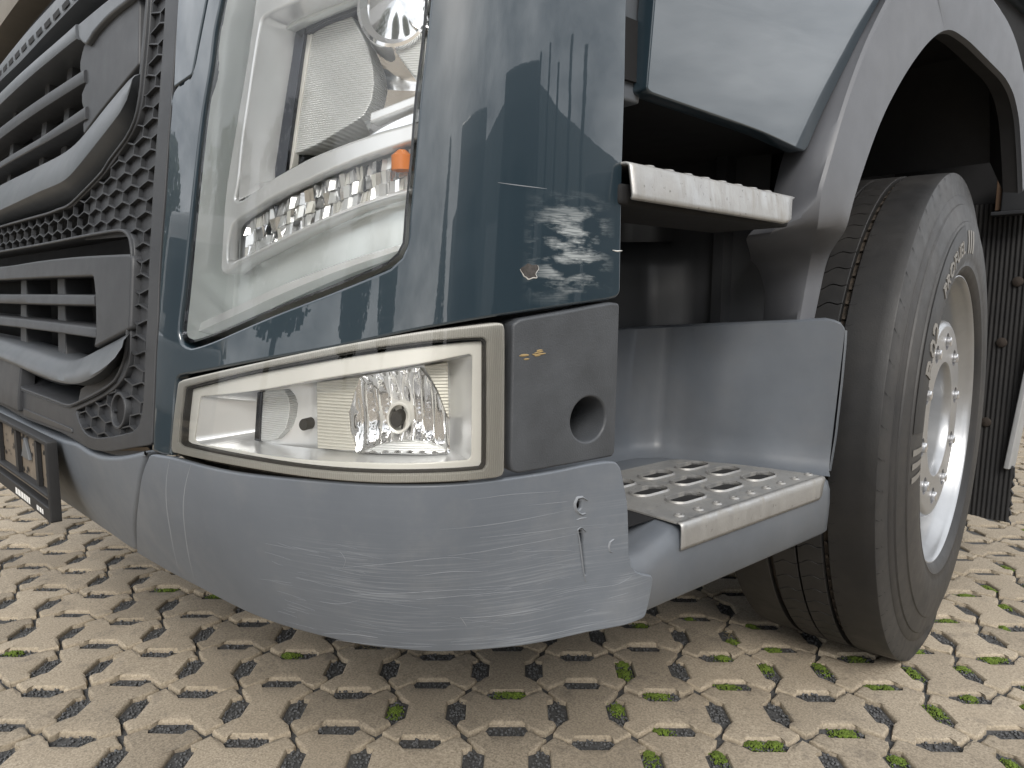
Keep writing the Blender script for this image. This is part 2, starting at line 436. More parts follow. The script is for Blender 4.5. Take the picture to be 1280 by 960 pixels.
def alu_mat():
    m, n, l, p = new_mat('worn_aluminium'); v = coords(n, l); st = coords(n, l, 'Object', (55, 55, 5))
    base = mix(n, l, noise(n, l, v, 34, 5, .6), (.33, .33, .33), (.50, .50, .495))
    sk = ramp(n, l, noise(n, l, st, 1.0, 6, .65), [(.40, 0.), (.66, 1.)]); bl = ramp(n, l, noise(n, l, v, 11, 7, .7), [(.36, .1), (.66, 1.)])
    dirt = math_n(n, l, 'MULTIPLY', math_n(n, l, 'MAXIMUM', sk, math_n(n, l, 'MULTIPLY', bl, .7)), .72)
    base = mix(n, l, dirt, base, mix(n, l, noise(n, l, v, 60, 4), (.165, .152, .132), (.285, .27, .24)))
    base = mix(n, l, ramp(n, l, noise(n, l, v, 150, 3), [(.66, 0.), (.74, .7)]), base, (.09, .08, .07))
    l.new(base, p.inputs['Base Color']); l.new(math_n(n, l, 'ADD', math_n(n, l, 'MULTIPLY', dirt, .35), .34), p.inputs['Roughness'])
    l.new(math_n(n, l, 'SUBTRACT', .8, math_n(n, l, 'MULTIPLY', dirt, .75)), p.inputs['Metallic'])
    l.new(bump(n, l, noise(n, l, v, 380, 3), .3, .0006), p.inputs['Normal'])
    return m
MAT['alu'] = alu_mat()
MAT['rim'] = plain('silver_wheel_paint', (.42, .43, .445), .30, metal=.7, var=.07, vscale=15, dust=.12, dcol=(.4, .36, .3))
MAT['nut'] = plain('wheel_nut_steel', (.7, .7, .71), .3, metal=.9)
MAT['silver'] = plain('satin_silver_bezel', (.88, .885, .89), .24, metal=.42, var=.04)
MAT['cream'] = plain('cream_silver_bezel', (.92, .90, .84), .30, metal=.1, var=.05)
MAT['chrome'] = plain('lamp_chrome', (.93, .93, .94), .07, metal=.93, var=.02)
MAT['smoke'] = plain('dark_chrome', (.10, .105, .12), .12, metal=.9)
MAT['amber'] = plain('amber_bulb', (.75, .22, .03), .25)
MAT['white'] = plain('white_print', (.78, .77, .74), .6)
MAT['chip'] = plain('bare_primer_chip', (.05, .045, .042), .8, var=.4, vscale=200)
MAT['gasket'] = plain('lamp_gasket', (.035, .033, .03), .6)
def tray_mat():
    m, n, l, p = new_mat('pale_lamp_housing'); v = coords(n, l)
    l.new(mix(n, l, noise(n, l, v, 6, 4), (.74, .79, .79), (.84, .86, .85)), p.inputs['Base Color']); p.inputs['Roughness'].default_value = .2; p.inputs['Metallic'].default_value = .35
    return m
MAT['tray'] = tray_mat()
def ribbed(name, col, pitch, axis, strength=.6, metal=.0, rough=.4):
    m, n, l, p = new_mat(name); uv = coords(n, l, 'UV')
    w = n.new('ShaderNodeTexWave'); w.bands_direction = axis; w.inputs['Scale'].default_value = 1/pitch*.314; l.new(uv, w.inputs['Vector'])
    l.new(mix(n, l, w.outputs['Fac'], tuple(c*.85 for c in col), col), p.inputs['Base Color'])
    l.new(bump(n, l, w.outputs['Fac'], strength, pitch*.5), p.inputs['Normal'])
    p.inputs['Metallic'].default_value = metal; p.inputs['Roughness'].default_value = rough
    return m
MAT['rib_v'] = ribbed('fluted_lens_rim', (.40, .385, .35), .0022, 'X', .3)
MAT['rib_h'] = ribbed('ribbed_reflector', (.86, .83, .74), .0034, 'Y', .6, .3)
MAT['rib_h2'] = ribbed('ribbed_silver_reflector', (.86, .87, .86), .0024, 'Y', .5, .45)
def glass_mat():
    m = bpy.data.materials.new('clear_lamp_lens'); m.use_nodes = True; n = m.node_tree.nodes; l = m.node_tree.links; n.clear()
    o = n.new('ShaderNodeOutputMaterial'); t = n.new('ShaderNodeBsdfTransparent'); t.inputs[0].default_value = (.95, .955, .95, 1)
    g = n.new('ShaderNodeBsdfGlossy'); g.inputs['Roughness'].default_value = .03; f = n.new('ShaderNodeFresnel'); f.inputs[0].default_value = 1.5
    x = n.new('ShaderNodeMixShader'); l.new(f.outputs[0], x.inputs[0]); l.new(t.outputs[0], x.inputs[1]); l.new(g.outputs[0], x.inputs[2]); l.new(x.outputs[0], o.inputs[0])
    return m
MAT['glass'] = glass_mat()
def tyre_mat(name, k=1.):
    m, n, l, p = new_mat(name); v = coords(n, l)
    base = mix(n, l, noise(n, l, v, 12, 6, .6), (.007*k, .007*k, .0075*k), (.0135*k, .0135*k, .014*k))
    d = ramp(n, l, noise(n, l, v, 4, 6, .65), [(.4, 0.), (.75, 1.)])
    base = mix(n, l, math_n(n, l, 'MULTIPLY', d, .30), base, (.062*min(k, 1.6), .055*min(k, 1.6), .048*min(k, 1.6)))
    l.new(base, p.inputs['Base Color']); l.new(math_n(n, l, 'ADD', math_n(n, l, 'MULTIPLY', noise(n, l, v, 40, 4), .25), .42), p.inputs['Roughness'])
    l.new(bump(n, l, noise(n, l, v, 420, 3), .25, .0008), p.inputs['Normal'])
    return m
MAT['tyre'] = tyre_mat('tyre_rubber'); MAT['sidewall'] = tyre_mat('dusty_sidewall_rubber', 2.0)
MAT['tyre_letter'] = plain('raised_tyre_letter', (.19, .18, .165), .6, dust=.3, dcol=(.16, .14, .12))
MAT['groove'] = plain('dirty_tread_groove', (.040, .031, .023), .9, var=.4, vscale=60)
def stone_mat(name, a, b, sp):
    m, n, l, p = new_mat(name); v = coords(n, l); t = n.new('ShaderNodeNewGeometry'); oi = n.new('ShaderNodeObjectInfo')
    pos = t.outputs['Position']
    big = noise(n, l, pos, 5, 6, .62); fine = noise(n, l, pos, 260, 4, .6)
    base = mix(n, l, ramp(n, l, big, [(.3, 0.), (.7, 1.)]), a, b)
    base = mix(n, l, ramp(n, l, fine, [(.36, .0), (.62, 1.)]), tuple(c*.72 for c in a), base)
    sp_ = n.new('ShaderNodeTexVoronoi'); sp_.inputs['Scale'].default_value = 420; l.new(pos, sp_.inputs['Vector'])
    grit = ramp(n, l, noise(n, l, pos, 520, 2), [(.62, 0.), (.72, 1.)])
    base = mix(n, l, math_n(n, l, 'MULTIPLY', grit, .5), base, (.50, .44, .36))
    dark = ramp(n, l, noise(n, l, pos, 15, 7, .7), [(.55, 0.), (.72, 1.)])
    base = mix(n, l, math_n(n, l, 'MULTIPLY', dark, sp), base, (.12, .105, .09))
    pit = ramp(n, l, noise(n, l, pos, 110, 3, .6), [(.62, 0.), (.70, .55)])
    base = mix(n, l, pit, base, tuple(x*.42 for x in a))
    # each stone a little different
    br = n.new('ShaderNodeMapRange'); br.inputs[3].default_value = .78; br.inputs[4].default_value = 1.14; l.new(oi.outputs['Random'], br.inputs[0])
    base = mix(n, l, 1.0, base, br.outputs[0], 'MULTIPLY')
    l.new(base, p.inputs['Base Color']); p.inputs['Roughness'].default_value = .86; set_in(p, 'Specular IOR Level', .3)
    b1 = bump(n, l, fine, .5, .0016); l.new(bump(n, l, big, .3, .004, b1), p.inputs['Normal'])
    return m
MAT['stone'] = stone_mat('paving_concrete', (.335, .280, .210), (.440, .375, .288), .6)
MAT['stone_edge'] = stone_mat('worn_paving_edge', (.370, .308, .225), (.455, .388, .295), .4)
MAT['gravel'] = plain('fine_grey_gravel', (.060, .060, .060), .9, var=.5, vscale=220, grain=1., gscale=260)
MAT['pebble'] = plain('grey_gravel_grain', (.085, .086, .088), .8, var=.6, vscale=160)
MAT['moss'] = plain('green_moss', (.095, .140, .016), .9, var=.5, vscale=120, grain=.8, gscale=900)
MAT['moss_stem'] = plain('dry_grass', (.25, .20, .10), .9)

# ------------------------------------------------------------------ the ground
def pave():
    cell = .1466; o = Vector((-1.027, .775)); u = Vector((.645, .764))*cell; v = Vector((.754, -.657))*cell
    u = Vector((.6492, .7606)).normalized()*cell; v = Vector((u.y, -u.x))
    rnd = random.Random(5)
    sheet = mesh('ground', [(-300,-300,-.010),(300,-300,-.010),(300,300,-.010),(-300,300,-.010)], [(0,1,2,3)], MAT['gravel'], smooth=0)
    sheet['kind'] = 'structure'
    far = []; R = 9.0
    ff = [(-300,-300),(300,-300),(300,300),(-300,300)]; hh = [(-R,-R),(R,-R),(R,R),(-R,R)]
    pav = mesh('pavement', [(*p,-.003) for p in ff]+[(*p,-.003) for p in hh], [(i,(i+1)%4,4+(i+1)%4,4+i) for i in range(4)], MAT['stone'], smooth=0)
    pav['kind'] = 'structure'
    h = cell/2; g = .0013
    # half an edge seen along +t, outward offset e: (t, e)
    cvx = [(-h+.006, -.0045),(-.050, .010),(-.043,.0165),(-.036,.0135),(-.033,.0030),(.033,.0030),(.036,.0135),(.043,.0165),(.050,.010),(h-.006,-.0045)]
    ccv = [(-h+.006, -.0045),(-.052,-.0120),(-.045,-.0190),(-.038,-.0225),(-.032,-.0360),(.032,-.0360),(.038,-.0225),(.045,-.0190),(.052,-.0120),(h-.006,-.0045)]
    def ring(ins, jt=None):
        out = []
        for k, prof in enumerate((cvx, ccv, cvx, ccv)):
            c_, s_ = math.cos(k*math.pi/2), math.sin(k*math.pi/2)
            for j, (t, e) in enumerate(prof):
                jx, jy = jt[k*10+j] if jt else (0, 0)
                x, y = t*(h-ins)/h+jx, -(h-g+e-ins)+jy
                out.append((x*c_-y*s_, x*s_+y*c_))
        return out
    n = 40
    def stone_geo(jit):
        r2 = random.Random(jit); V = []; F = []; mi = []
        jt = [(r2.uniform(-.0009, .0009), r2.uniform(-.0009, .0009)) for _ in range(40)]
        rings = [(0., -.05), (0., -.0055), (.0008, -.0024), (.0022, -.0005), (.0046, 0.)]
        for a, z in rings:
            L = ring(a, jt)
            V += [(x, y, z+(r2.uniform(-.0006, .0006) if z > -.01 else 0)) for x, y in L]
        for r in range(len(rings)-1):
            for i in range(n):
                F.append((r*n+i, r*n+(i+1) % n, (r+1)*n+(i+1) % n, (r+1)*n+i)); mi.append(0 if r in (0,) else (1 if r < 3 else 0))
        b_ = (len(rings)-1)*n; V += [(x*.55, y*.55, .0003) for x, y, z in V[b_:b_+n]]; V.append((0, 0, .0004))
        for i in range(n):
            F.append((b_+i, b_+(i+1) % n, b_+n+(i+1) % n, b_+n+i)); mi.append(0); F.append((b_+n+i, b_+n+(i+1) % n, b_+2*n)); mi.append(0)
        return V, F, mi
    metas = []
    for j in range(5):
        V, F, mi = stone_geo(j)
        me = bpy.data.meshes.new('paving_stone'); me.from_pydata(V, [], F); me.materials.append(MAT['stone']); me.materials.append(MAT['stone_edge'])
        me.polygons.foreach_set('material_index', mi); me.polygons.foreach_set('use_smooth', [True]*len(F)); me.set_sharp_from_angle(angle=rad(50)); metas.append((me, V, F, mi))
    ang = math.atan2(u.y, u.x); cells = []
    Mi = cam.matrix_world.inverted(); fx = cam_d.lens/36*1024
    def px_of(p):
        q = Mi @ p
        if q.z > -.05: return None
        return 512+fx*q.x/-q.z, 384-fx*q.y/-q.z, -q.z
    for i in range(-75, 76):
        for k in range(-75, 76):
            c2 = o+u*(i+.5)+v*(k+.5)
            if abs(c2.x) > R or abs(c2.y) > R: continue
            q = px_of(Vector((c2.x, c2.y, 0)))
            seen = q is not None and -60 < q[0] < 1090 and q[1] < 830
            # the truck hides what lies behind its front
            hid = c2.x < -.62 and c2.y > 1.9
            cells.append((0 if (seen and not hid) else 1, q[2] if q else 99, i, k, c2))
    cells.sort(key=lambda t: (t[0], t[1]))
    BV, BF, BM = [], [], []
    for idx, (ns, dist, i, k, c2) in enumerate(cells):
        turned = (i+k) % 2 == 0          # orientation alternates like a chessboard
        a = ang+(math.pi/2 if turned else 0)+(math.pi if rnd.random() < .5 else 0)
        M = Matrix.Translation((c2.x, c2.y, rnd.uniform(-.0025, .0015))) @ Matrix.Rotation(rnd.uniform(-.008, .008), 4, 'X') @ Matrix.Rotation(rnd.uniform(-.008, .008), 4, 'Y') @ Matrix.Rotation(a+rnd.uniform(-.008, .008), 4, 'Z')
        me, V, F, mi = metas[rnd.randrange(5)]
        if idx < 300 and ns == 0:
            ob = bpy.data.objects.new('paving_stone', me); C.objects.link(ob); ob.matrix_world = M; ob.parent = pav
        elif dist < 7 or (abs(c2.x) < 5 and abs(c2.y) < 6):
            b = len(BV); BV += [M @ Vector(w) for w in V]; BF += [tuple(w+b for w in f) for f in F]; BM += mi
        else:
            b = len(BV); lo = (len(V)//n-1)*n-2*n
            BV += [M @ Vector(w) for w in V[2*n:3*n]]; BF.append(tuple(b+w for w in range(n))); BM.append(0)
    me = bpy.data.meshes.new('paving_stones'); me.from_pydata([tuple(w) for w in BV], [], BF); me.materials.append(MAT['stone']); me.materials.append(MAT['stone_edge'])
    me.polygons.foreach_set('material_index', BM)
    rest = link('paving_stones', me, None, pav, 50); rest['kind'] = 'stuff'
    # gravel grains and moss lying in the openings between the stones
    PV, PF = [], []; MV, MF = [], []; DV, DF = [], []
    ico = bmesh.new(); bmesh.ops.create_icosphere(ico, subdivisions=1, radius=1); ico.verts.index_update()
    iv = [w.co.copy() for w in ico.verts]; iff = [tuple(w.index for w in f.verts) for f in ico.faces]; ico.free()
    def blob(LV, LF, c, r, sq, rr):
        b = len(LV); q = Matrix.Rotation(rr.uniform(0, 6.3), 3, 'Z') @ Matrix.Rotation(rr.uniform(0, 6.3), 3, 'X')
        LV += [Vector(((q @ w).x*r, (q @ w).y*r*rr.uniform(.75, 1), (q @ w).z*r*sq))+c for w in iv]; LF += [tuple(w+b for w in f) for f in iff]
    rr = random.Random(11)
    for ns, dist, i, k, c2 in cells:
        if ns or dist > 4.2: continue
        turned = (i+k) % 2 == 0
        for sgn in (-1, 1):
            ax, ay = (v.normalized(), u.normalized()) if turned else (u.normalized(), v.normalized())
            gc = c2+ax*sgn*(h-.0165)                     # centre of the opening eaten out of this stone
            cnt = 70 if dist < 1.5 else (40 if dist < 2.4 else 14)
            for _ in range(cnt):
                t = rr.uniform(-.036, .036); w_ = rr.uniform(-.0150, .0150)*(1 if abs(t) < .028 else .5)
                p = gc+ay*t+ax*w_; blob(PV, PF, Vector((p.x, p.y, -.0105+rr.uniform(0, .0045))), rr.uniform(.0012, .0034), .8, rr)
            # moss: frequent on the open ground to the right, rare under the cab
            ux = (c2-Vector((-1.1, .67))).dot(u.normalized())
            pm = .07 if ux < .1 else (.24 if ux < .45 else .72)
            if dist > 3: pm = .6
            if rr.random() < pm:
                for _c in range(rr.choice((1, 1, 2))):
                    t0 = rr.uniform(-.026, .026); ln = rr.uniform(.007, .022); big = 1 if dist < 2 else .45
                    for _ in range(int(190*big)):
                        t = t0+rr.gauss(0, ln*.62); w_ = rr.gauss(0, .0075)
                        if abs(t) > .037 or abs(w_) > .0165: continue
                        p = gc+ay*t+ax*w_; hgt = .006*math.exp(-((t-t0)/ln)**2-(w_/.009)**2)
                        blob(MV, MF, Vector((p.x, p.y, -.0075+hgt+rr.uniform(-.001, .001))), rr.uniform(.0011, .0024)*(1.5 if big < 1 else 1), .9, rr)
            if rr.random() < .03 and dist < 2:
                for _ in range(26):
                    t = rr.uniform(-.03, .03); p = gc+ay*t+ax*rr.uniform(-.01, .01); a = rr.uniform(0, 6.3); L = rr.uniform(.006, .016)
                    b = len(DV); d_ = Vector((math.cos(a), math.sin(a), rr.uniform(-.1, .3)))*L; w2 = Vector((-math.sin(a), math.cos(a), 0))*.0007; c3 = Vector((p.x, p.y, -.005+rr.uniform(0, .004)))
                    DV += [c3-w2, c3+w2, c3+d_+w2*.4, c3+d_-w2*.4]; DF.append((b, b+1, b+2, b+3))
    for nm, VV, FF, mt, lab, cat in (('gravel', PV, PF, MAT['pebble'], 'fine grey gravel filling the openings between the paving stones', 'gravel'),
                                ('moss', MV, MF, MAT['moss'], 'green moss growing in the openings between the paving stones', 'moss'),
                                ('dry_litter', DV, DF, MAT['moss_stem'], 'dry straw bits lying in a few paving openings', 'litter')):
        me = bpy.data.meshes.new(nm); me.from_pydata([tuple(w) for w in VV], [], FF)
        ob = link(nm, me, mt, None, 0); ob['kind'] = 'stuff'; ob['label'] = lab; ob['category'] = cat
        me.polygons.foreach_set('use_smooth', [True]*len(FF))
pave()
DATA = {
 'bumper': [(0.682,0.5612),(0.6299,0.5638),(0.5711,0.5616),(0.5202,0.5609),(0.4197,0.5629),(0.337,0.5638),(0.2915,0.5639),(0.2346,0.5647),(0.167,0.5655),(0.1257,0.5677),(0.1065,0.5686),(0.0955,0.5672),(0.0903,0.56),(0.0855,0.5414),(0.0801,0.518),(0.0778,0.49),(0.0759,0.4571),(0.0722,0.4446),(0.0646,0.436),(0.053,0.4304),(0.0388,0.4254),(0.0364,0.4206),(0.041,0.3963),(0.0478,0.3767),(0.1175,0.3734),(0.155,0.3711),(0.2035,0.3723),(0.2483,0.3728),(0.2873,0.3722),(0.3492,0.3746),(0.4039,0.3727),(0.4595,0.3727),(0.5203,0.3735),(0.5934,0.3765),(0.6719,0.3856),(0.7636,0.3841),(0.8791,0.3795),(0.8238,0.422),(0.7538,0.4851),(0.7132,0.5297)],
 'bumper_mid': [(1.042,0.5267),(0.9652,0.5326),(0.9091,0.5292),(0.8542,0.5316),(0.7947,0.5407),(0.7426,0.5518),(0.7085,0.5603),(0.685,0.5648),(0.7105,0.5385),(0.7425,0.5044),(0.7792,0.4665),(0.8833,0.3831),(1.0091,0.37),(1.1001,0.3801),(1.1694,0.386),(1.2525,0.3869)],
 'bumper_mid_l': [(1.1014,0.5195),(1.2209,0.5214),(1.344,0.5222),(1.4743,0.5317),(2.7,0.5317),(2.7,0.3663),(1.3349,0.3663)],
 'hole1': [(0.1404,0.5299),(0.1378,0.5278),(0.1375,0.5201),(0.1399,0.5182),(0.1426,0.5226)],
 'hole2': [(0.1385,0.4973),(0.1349,0.4939),(0.1328,0.4856),(0.1325,0.4742),(0.1308,0.4601),(0.1283,0.4424),(0.1297,0.4423),(0.1332,0.4593),(0.1359,0.4747),(0.1386,0.4887)],
 'tear1': [(0.1306,0.5278),(0.137,0.5324),(0.1433,0.5321),(0.1459,0.5269),(0.144,0.5188),(0.1374,0.513),(0.1325,0.5139)],
 'tear2': [(0.1304,0.4921),(0.1368,0.4987),(0.1415,0.4971),(0.1387,0.4865),(0.1364,0.4747),(0.1338,0.4606),(0.1313,0.4463),(0.1281,0.4342)],
 'tear3': [(0.0969,0.4799),(0.1011,0.477),(0.1023,0.4713),(0.1007,0.4658),(0.0983,0.465)],
 'tear4': [(0.143,0.5075),(0.1373,0.5084),(0.1306,0.5082)],
 'arc1': [(0.6382,0.5608),(0.651,0.5352),(0.6643,0.5033),(0.679,0.4637),(0.7023,0.4188),(0.7153,0.3973)],
 'arc2': [(0.5973,0.5617),(0.6125,0.5365),(0.6282,0.505),(0.643,0.4663),(0.6618,0.4236),(0.6754,0.3967)],
 'scratch0': [(0.2752,0.4168),(0.2701,0.4096),(0.267,0.4045)],
 'scratch1': [(0.2733,0.4157),(0.2345,0.4137),(0.1981,0.4136),(0.1784,0.4124)],
 'scratch2': [(0.4519,0.378),(0.4111,0.3858),(0.3768,0.3875)],
 'scratch3': [(0.4125,0.4695),(0.3399,0.4827),(0.2909,0.4872),(0.2573,0.4815)],
 'scratch4': [(0.2909,0.489),(0.2227,0.4916),(0.1427,0.4912)],
 'scratch5': [(0.3992,0.4378),(0.3695,0.4445),(0.2901,0.4497),(0.2192,0.4442)],
 'scratch6': [(0.3614,0.4356),(0.3074,0.4411),(0.2369,0.4414),(0.1598,0.4329)],
 'scratch7': [(0.2992,0.5181),(0.242,0.5187),(0.1653,0.52),(0.1492,0.52)],
 'scratch8': [(0.2062,0.5334),(0.1658,0.5306),(0.1245,0.5275)],
 'scratch9': [(0.2585,0.5062),(0.185,0.5021),(0.1042,0.498)],
 'scratch10': [(0.4432,0.4232),(0.4169,0.4249),(0.3901,0.4342)],
 'scratch11': [(0.3239,0.4676),(0.2906,0.471),(0.2477,0.4677)],
 'scratch12': [(0.1593,0.4262),(0.1296,0.4264),(0.0921,0.4258),(0.0718,0.4328)],
 'scratch13': [(0.2223,0.4854),(0.1628,0.4766),(0.1367,0.4702)],
 'scratch14': [(0.1281,0.3988),(0.1207,0.4006),(0.1142,0.3987)],
 'scratch15': [(0.4369,0.3724),(0.3811,0.377),(0.3076,0.3805)],
 'scratch16': [(0.272,0.5472),(0.2253,0.5478),(0.1663,0.5429)],
 'scratch17': [(0.1009,0.4111),(0.0767,0.4139)],
 'scratch18': [(0.2316,0.3841),(0.1557,0.3799),(0.0999,0.3843)],
 'scratch19': [(0.4046,0.489),(0.3994,0.4805),(0.4051,0.4687)],
 'block': [(0.232,0.7196),(0.2239,0.7243),(0.1743,0.7311),(0.0991,0.7411),(0.0875,0.7402),(0.086,0.7359),(0.0876,0.5754),(0.0911,0.5705),(0.1671,0.5698),(0.2185,0.5686),(0.2259,0.5711),(0.2281,0.5795)],
 'block_hole': [(0.1307,0.6404)],
 'block_hole_r': [(0.1541,0.6179),(0.1041,0.6176),(0.1293,0.5921)],
 'panel': [(0.6999,0.9808),(0.6991,0.9508),(0.7005,0.9205),(0.6982,0.9069),(0.6969,0.8563),(0.6972,0.8014),(0.6954,0.7504),(0.6918,0.7164),(0.6915,0.6793),(0.6877,0.6261),(0.6839,0.5729),(0.6846,0.5642),(0.6566,0.5631),(0.6414,0.5642),(0.643,0.569),(0.6428,0.602),(0.6433,0.6352),(0.6423,0.6508),(0.6369,0.6551),(0.5725,0.6667),(0.4927,0.6814),(0.4137,0.6955),(0.3298,0.7135),(0.2663,0.7244),(0.2376,0.7281),(0.1713,0.736),(0.1013,0.7436),(0.0873,0.7462),(0.0809,0.7515),(0.0818,0.8083),(0.0826,0.8924),(0.082,0.9744),(0.0828,1.0541),(0.078,1.3),(0.078,1.5),(0.63,1.5),(0.612,1.16),(0.6344,1.0668),(0.6548,0.987)],
 'panel_up': [(0.6977,0.9831),(0.6552,0.99),(0.6446,1.0347),(0.6372,1.064),(0.617,1.16),(0.635,1.5),(0.7,1.5),(0.7045,1.25),(0.7037,1.0838),(0.7012,1.0268)],
 'lamp_hole': [(0.6192,0.9901),(0.6155,1.0287),(0.6075,1.0607),(0.58,1.22),(0.325,1.22),(0.3323,1.0186),(0.3344,0.9808),(0.3378,0.9322),(0.3395,0.8795),(0.3422,0.819),(0.3427,0.7939),(0.3479,0.7823),(0.359,0.7722),(0.4202,0.7493),(0.4897,0.7266),(0.5717,0.6986),(0.6182,0.6872),(0.6374,0.6906),(0.6444,0.7024),(0.6412,0.7496),(0.6351,0.8511),(0.6279,0.9421)],
 'chip': [(0.2113,0.7716)],
 'nick': [(0.0966,0.7968),(0.0892,0.796),(0.0805,0.7968)],
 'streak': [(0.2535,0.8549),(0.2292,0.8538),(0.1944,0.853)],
 'lens': [(0.6232,0.9922),(0.6191,1.0311),(0.6109,1.0633),(0.584,1.216),(0.33,1.216),(0.3348,1.0209),(0.3366,0.9828),(0.3406,0.9339),(0.3423,0.8807),(0.3453,0.8197),(0.3459,0.7961),(0.3513,0.7852),(0.3618,0.7761),(0.4241,0.7532),(0.4952,0.7303),(0.5799,0.7026),(0.6265,0.6916),(0.6407,0.6945),(0.6466,0.703),(0.6431,0.7497),(0.6382,0.852),(0.6314,0.9438)],
 'bezel': [(0.575,1.2),(0.587,1.0548),(0.5947,1.0007),(0.609,0.9273),(0.6204,0.8584),(0.6208,0.7925),(0.6212,0.776),(0.6161,0.7701),(0.6082,0.7695),(0.5874,0.7792),(0.5309,0.7968),(0.4641,0.8181),(0.4037,0.8366),(0.3513,0.8454),(0.3326,0.8464),(0.3326,0.8933),(0.321,0.9182),(0.312,1.2)],
 'bz_up': [(0.5664,1.0447),(0.5103,1.0517),(0.4264,1.0619),(0.3328,1.071),(0.3259,0.9212),(0.3477,0.9162),(0.4108,0.9052),(0.4756,0.8905),(0.5132,0.8786),(0.5383,0.8702),(0.5864,0.8516),(0.5945,0.8504),(0.5999,0.8532),(0.5949,0.8755),(0.5916,0.9192),(0.5843,0.9682),(0.5774,1.0122),(0.5711,1.0416)],
 'bz_drl': [(0.6065,0.7858),(0.6073,0.8022),(0.6021,0.8221),(0.5943,0.828),(0.5319,0.8498),(0.4798,0.8649),(0.4325,0.8782),(0.3871,0.8885),(0.3473,0.8973),(0.3387,0.8987),(0.3375,0.8552),(0.3517,0.8531),(0.4012,0.8425),(0.4646,0.825),(0.528,0.8042),(0.5961,0.7839),(0.6023,0.7827)],
 'up_in': [(0.5558,1.0424),(0.4997,1.0493),(0.4318,1.0545),(0.3348,1.0656),(0.3281,0.9248),(0.3583,0.9197),(0.4337,0.9081),(0.507,0.8947),(0.5502,0.885),(0.585,0.8779),(0.5819,0.8972),(0.5747,0.9395),(0.5675,0.9812),(0.5611,1.0119),(0.5578,1.0365)],
 'band': [(0.5587,1.043),(0.5391,1.047),(0.5424,1.0223),(0.5483,0.9855),(0.5542,0.9483),(0.56,0.9106),(0.5633,0.8852),(0.588,0.8773),(0.583,0.9041),(0.5772,0.9423),(0.571,0.9757),(0.5648,1.0087)],
 'band_top': [(0.558,1.0433),(0.5013,1.0502),(0.433,1.0553),(0.4215,1.0519),(0.466,1.0461),(0.5069,1.0419),(0.5381,1.0351),(0.538,1.0464)],
 'rib_plate': [(0.5336,1.0374),(0.5104,1.0459),(0.4714,1.0498),(0.4605,1.036),(0.4433,1.012),(0.435,0.9912),(0.4318,0.973),(0.4342,0.9552),(0.4446,0.94),(0.4753,0.9282),(0.517,0.9139),(0.5576,0.9064),(0.5531,0.9413),(0.5467,0.9746),(0.5402,1.0075)],
 'cream': [(0.5444,1.0378),(0.5316,1.0366),(0.5381,1.0067),(0.5445,0.9739),(0.5509,0.9407),(0.5554,0.9059),(0.5595,0.8901),(0.5695,0.8865),(0.5658,0.9207),(0.5598,0.9587),(0.5537,0.9961)],
 'chamber': [(0.6188,1.0786),(0.4513,1.0988),(0.3024,1.1052),(0.2846,0.9344),(0.4096,0.9215),(0.5414,0.9018),(0.6211,0.8895)],
 'drl_back': [(0.6528,0.7841),(0.6527,0.8292),(0.627,0.8409),(0.5001,0.8757),(0.4057,0.8981),(0.333,0.9094),(0.3328,0.8532),(0.4146,0.8398),(0.4828,0.8209),(0.5545,0.7997),(0.6324,0.7784)],
 'tray': [(0.7142,0.6596),(0.7638,0.7797),(0.7318,1.1074),(0.725,1.1817),(0.3019,1.1024),(0.3113,0.7629)],
 'shelf': [(0.6445,0.7219),(0.5696,0.7443),(0.4999,0.7659),(0.4233,0.786),(0.3639,0.7987),(0.3563,0.7876),(0.4222,0.7689),(0.4982,0.7435),(0.5673,0.7196),(0.6439,0.6972)],
 'fog_out': [(0.6326,0.6488),(0.624,0.652),(0.5217,0.6738),(0.4482,0.6893),(0.3838,0.7021),(0.3268,0.712),(0.2852,0.717),(0.2467,0.7207),(0.2419,0.7195),(0.2403,0.7139),(0.2375,0.6543),(0.2344,0.5731),(0.2364,0.5683),(0.2426,0.567),(0.2781,0.5666),(0.3194,0.5664),(0.3582,0.5657),(0.4063,0.5655),(0.4566,0.5662),(0.5328,0.5684),(0.6033,0.5693),(0.6339,0.5699),(0.6368,0.5747),(0.6364,0.6072)],
 'fog_in': [(0.6202,0.644),(0.5211,0.6667),(0.4476,0.6816),(0.3833,0.6941),(0.3263,0.7024),(0.2847,0.706),(0.2629,0.7066),(0.2591,0.703),(0.2568,0.6552),(0.2537,0.5808),(0.2568,0.5761),(0.2785,0.5757),(0.3198,0.5754),(0.3587,0.5747),(0.4069,0.574),(0.4572,0.5743),(0.5336,0.5766),(0.615,0.5787),(0.6229,0.581),(0.623,0.6086)],
 'fog_bez': [(0.6286,0.639),(0.5319,0.6612),(0.4553,0.6761),(0.388,0.6881),(0.327,0.697),(0.2822,0.7017),(0.2609,0.7029),(0.2568,0.6995),(0.2546,0.6538),(0.2512,0.5811),(0.2548,0.5767),(0.2761,0.5765),(0.3207,0.5755),(0.3624,0.5748),(0.4135,0.5739),(0.466,0.574),(0.5462,0.5765),(0.6258,0.5781),(0.6329,0.5806),(0.6326,0.6061)],
 'fog_open': [(0.6044,0.6338),(0.512,0.6472),(0.4382,0.6617),(0.3806,0.672),(0.3202,0.6817),(0.2739,0.6901),(0.2704,0.6884),(0.269,0.6543),(0.2665,0.5886),(0.2697,0.5848),(0.3211,0.5833),(0.3815,0.5821),(0.431,0.5806),(0.4851,0.5801),(0.5467,0.582),(0.6002,0.5818),(0.61,0.5845)],
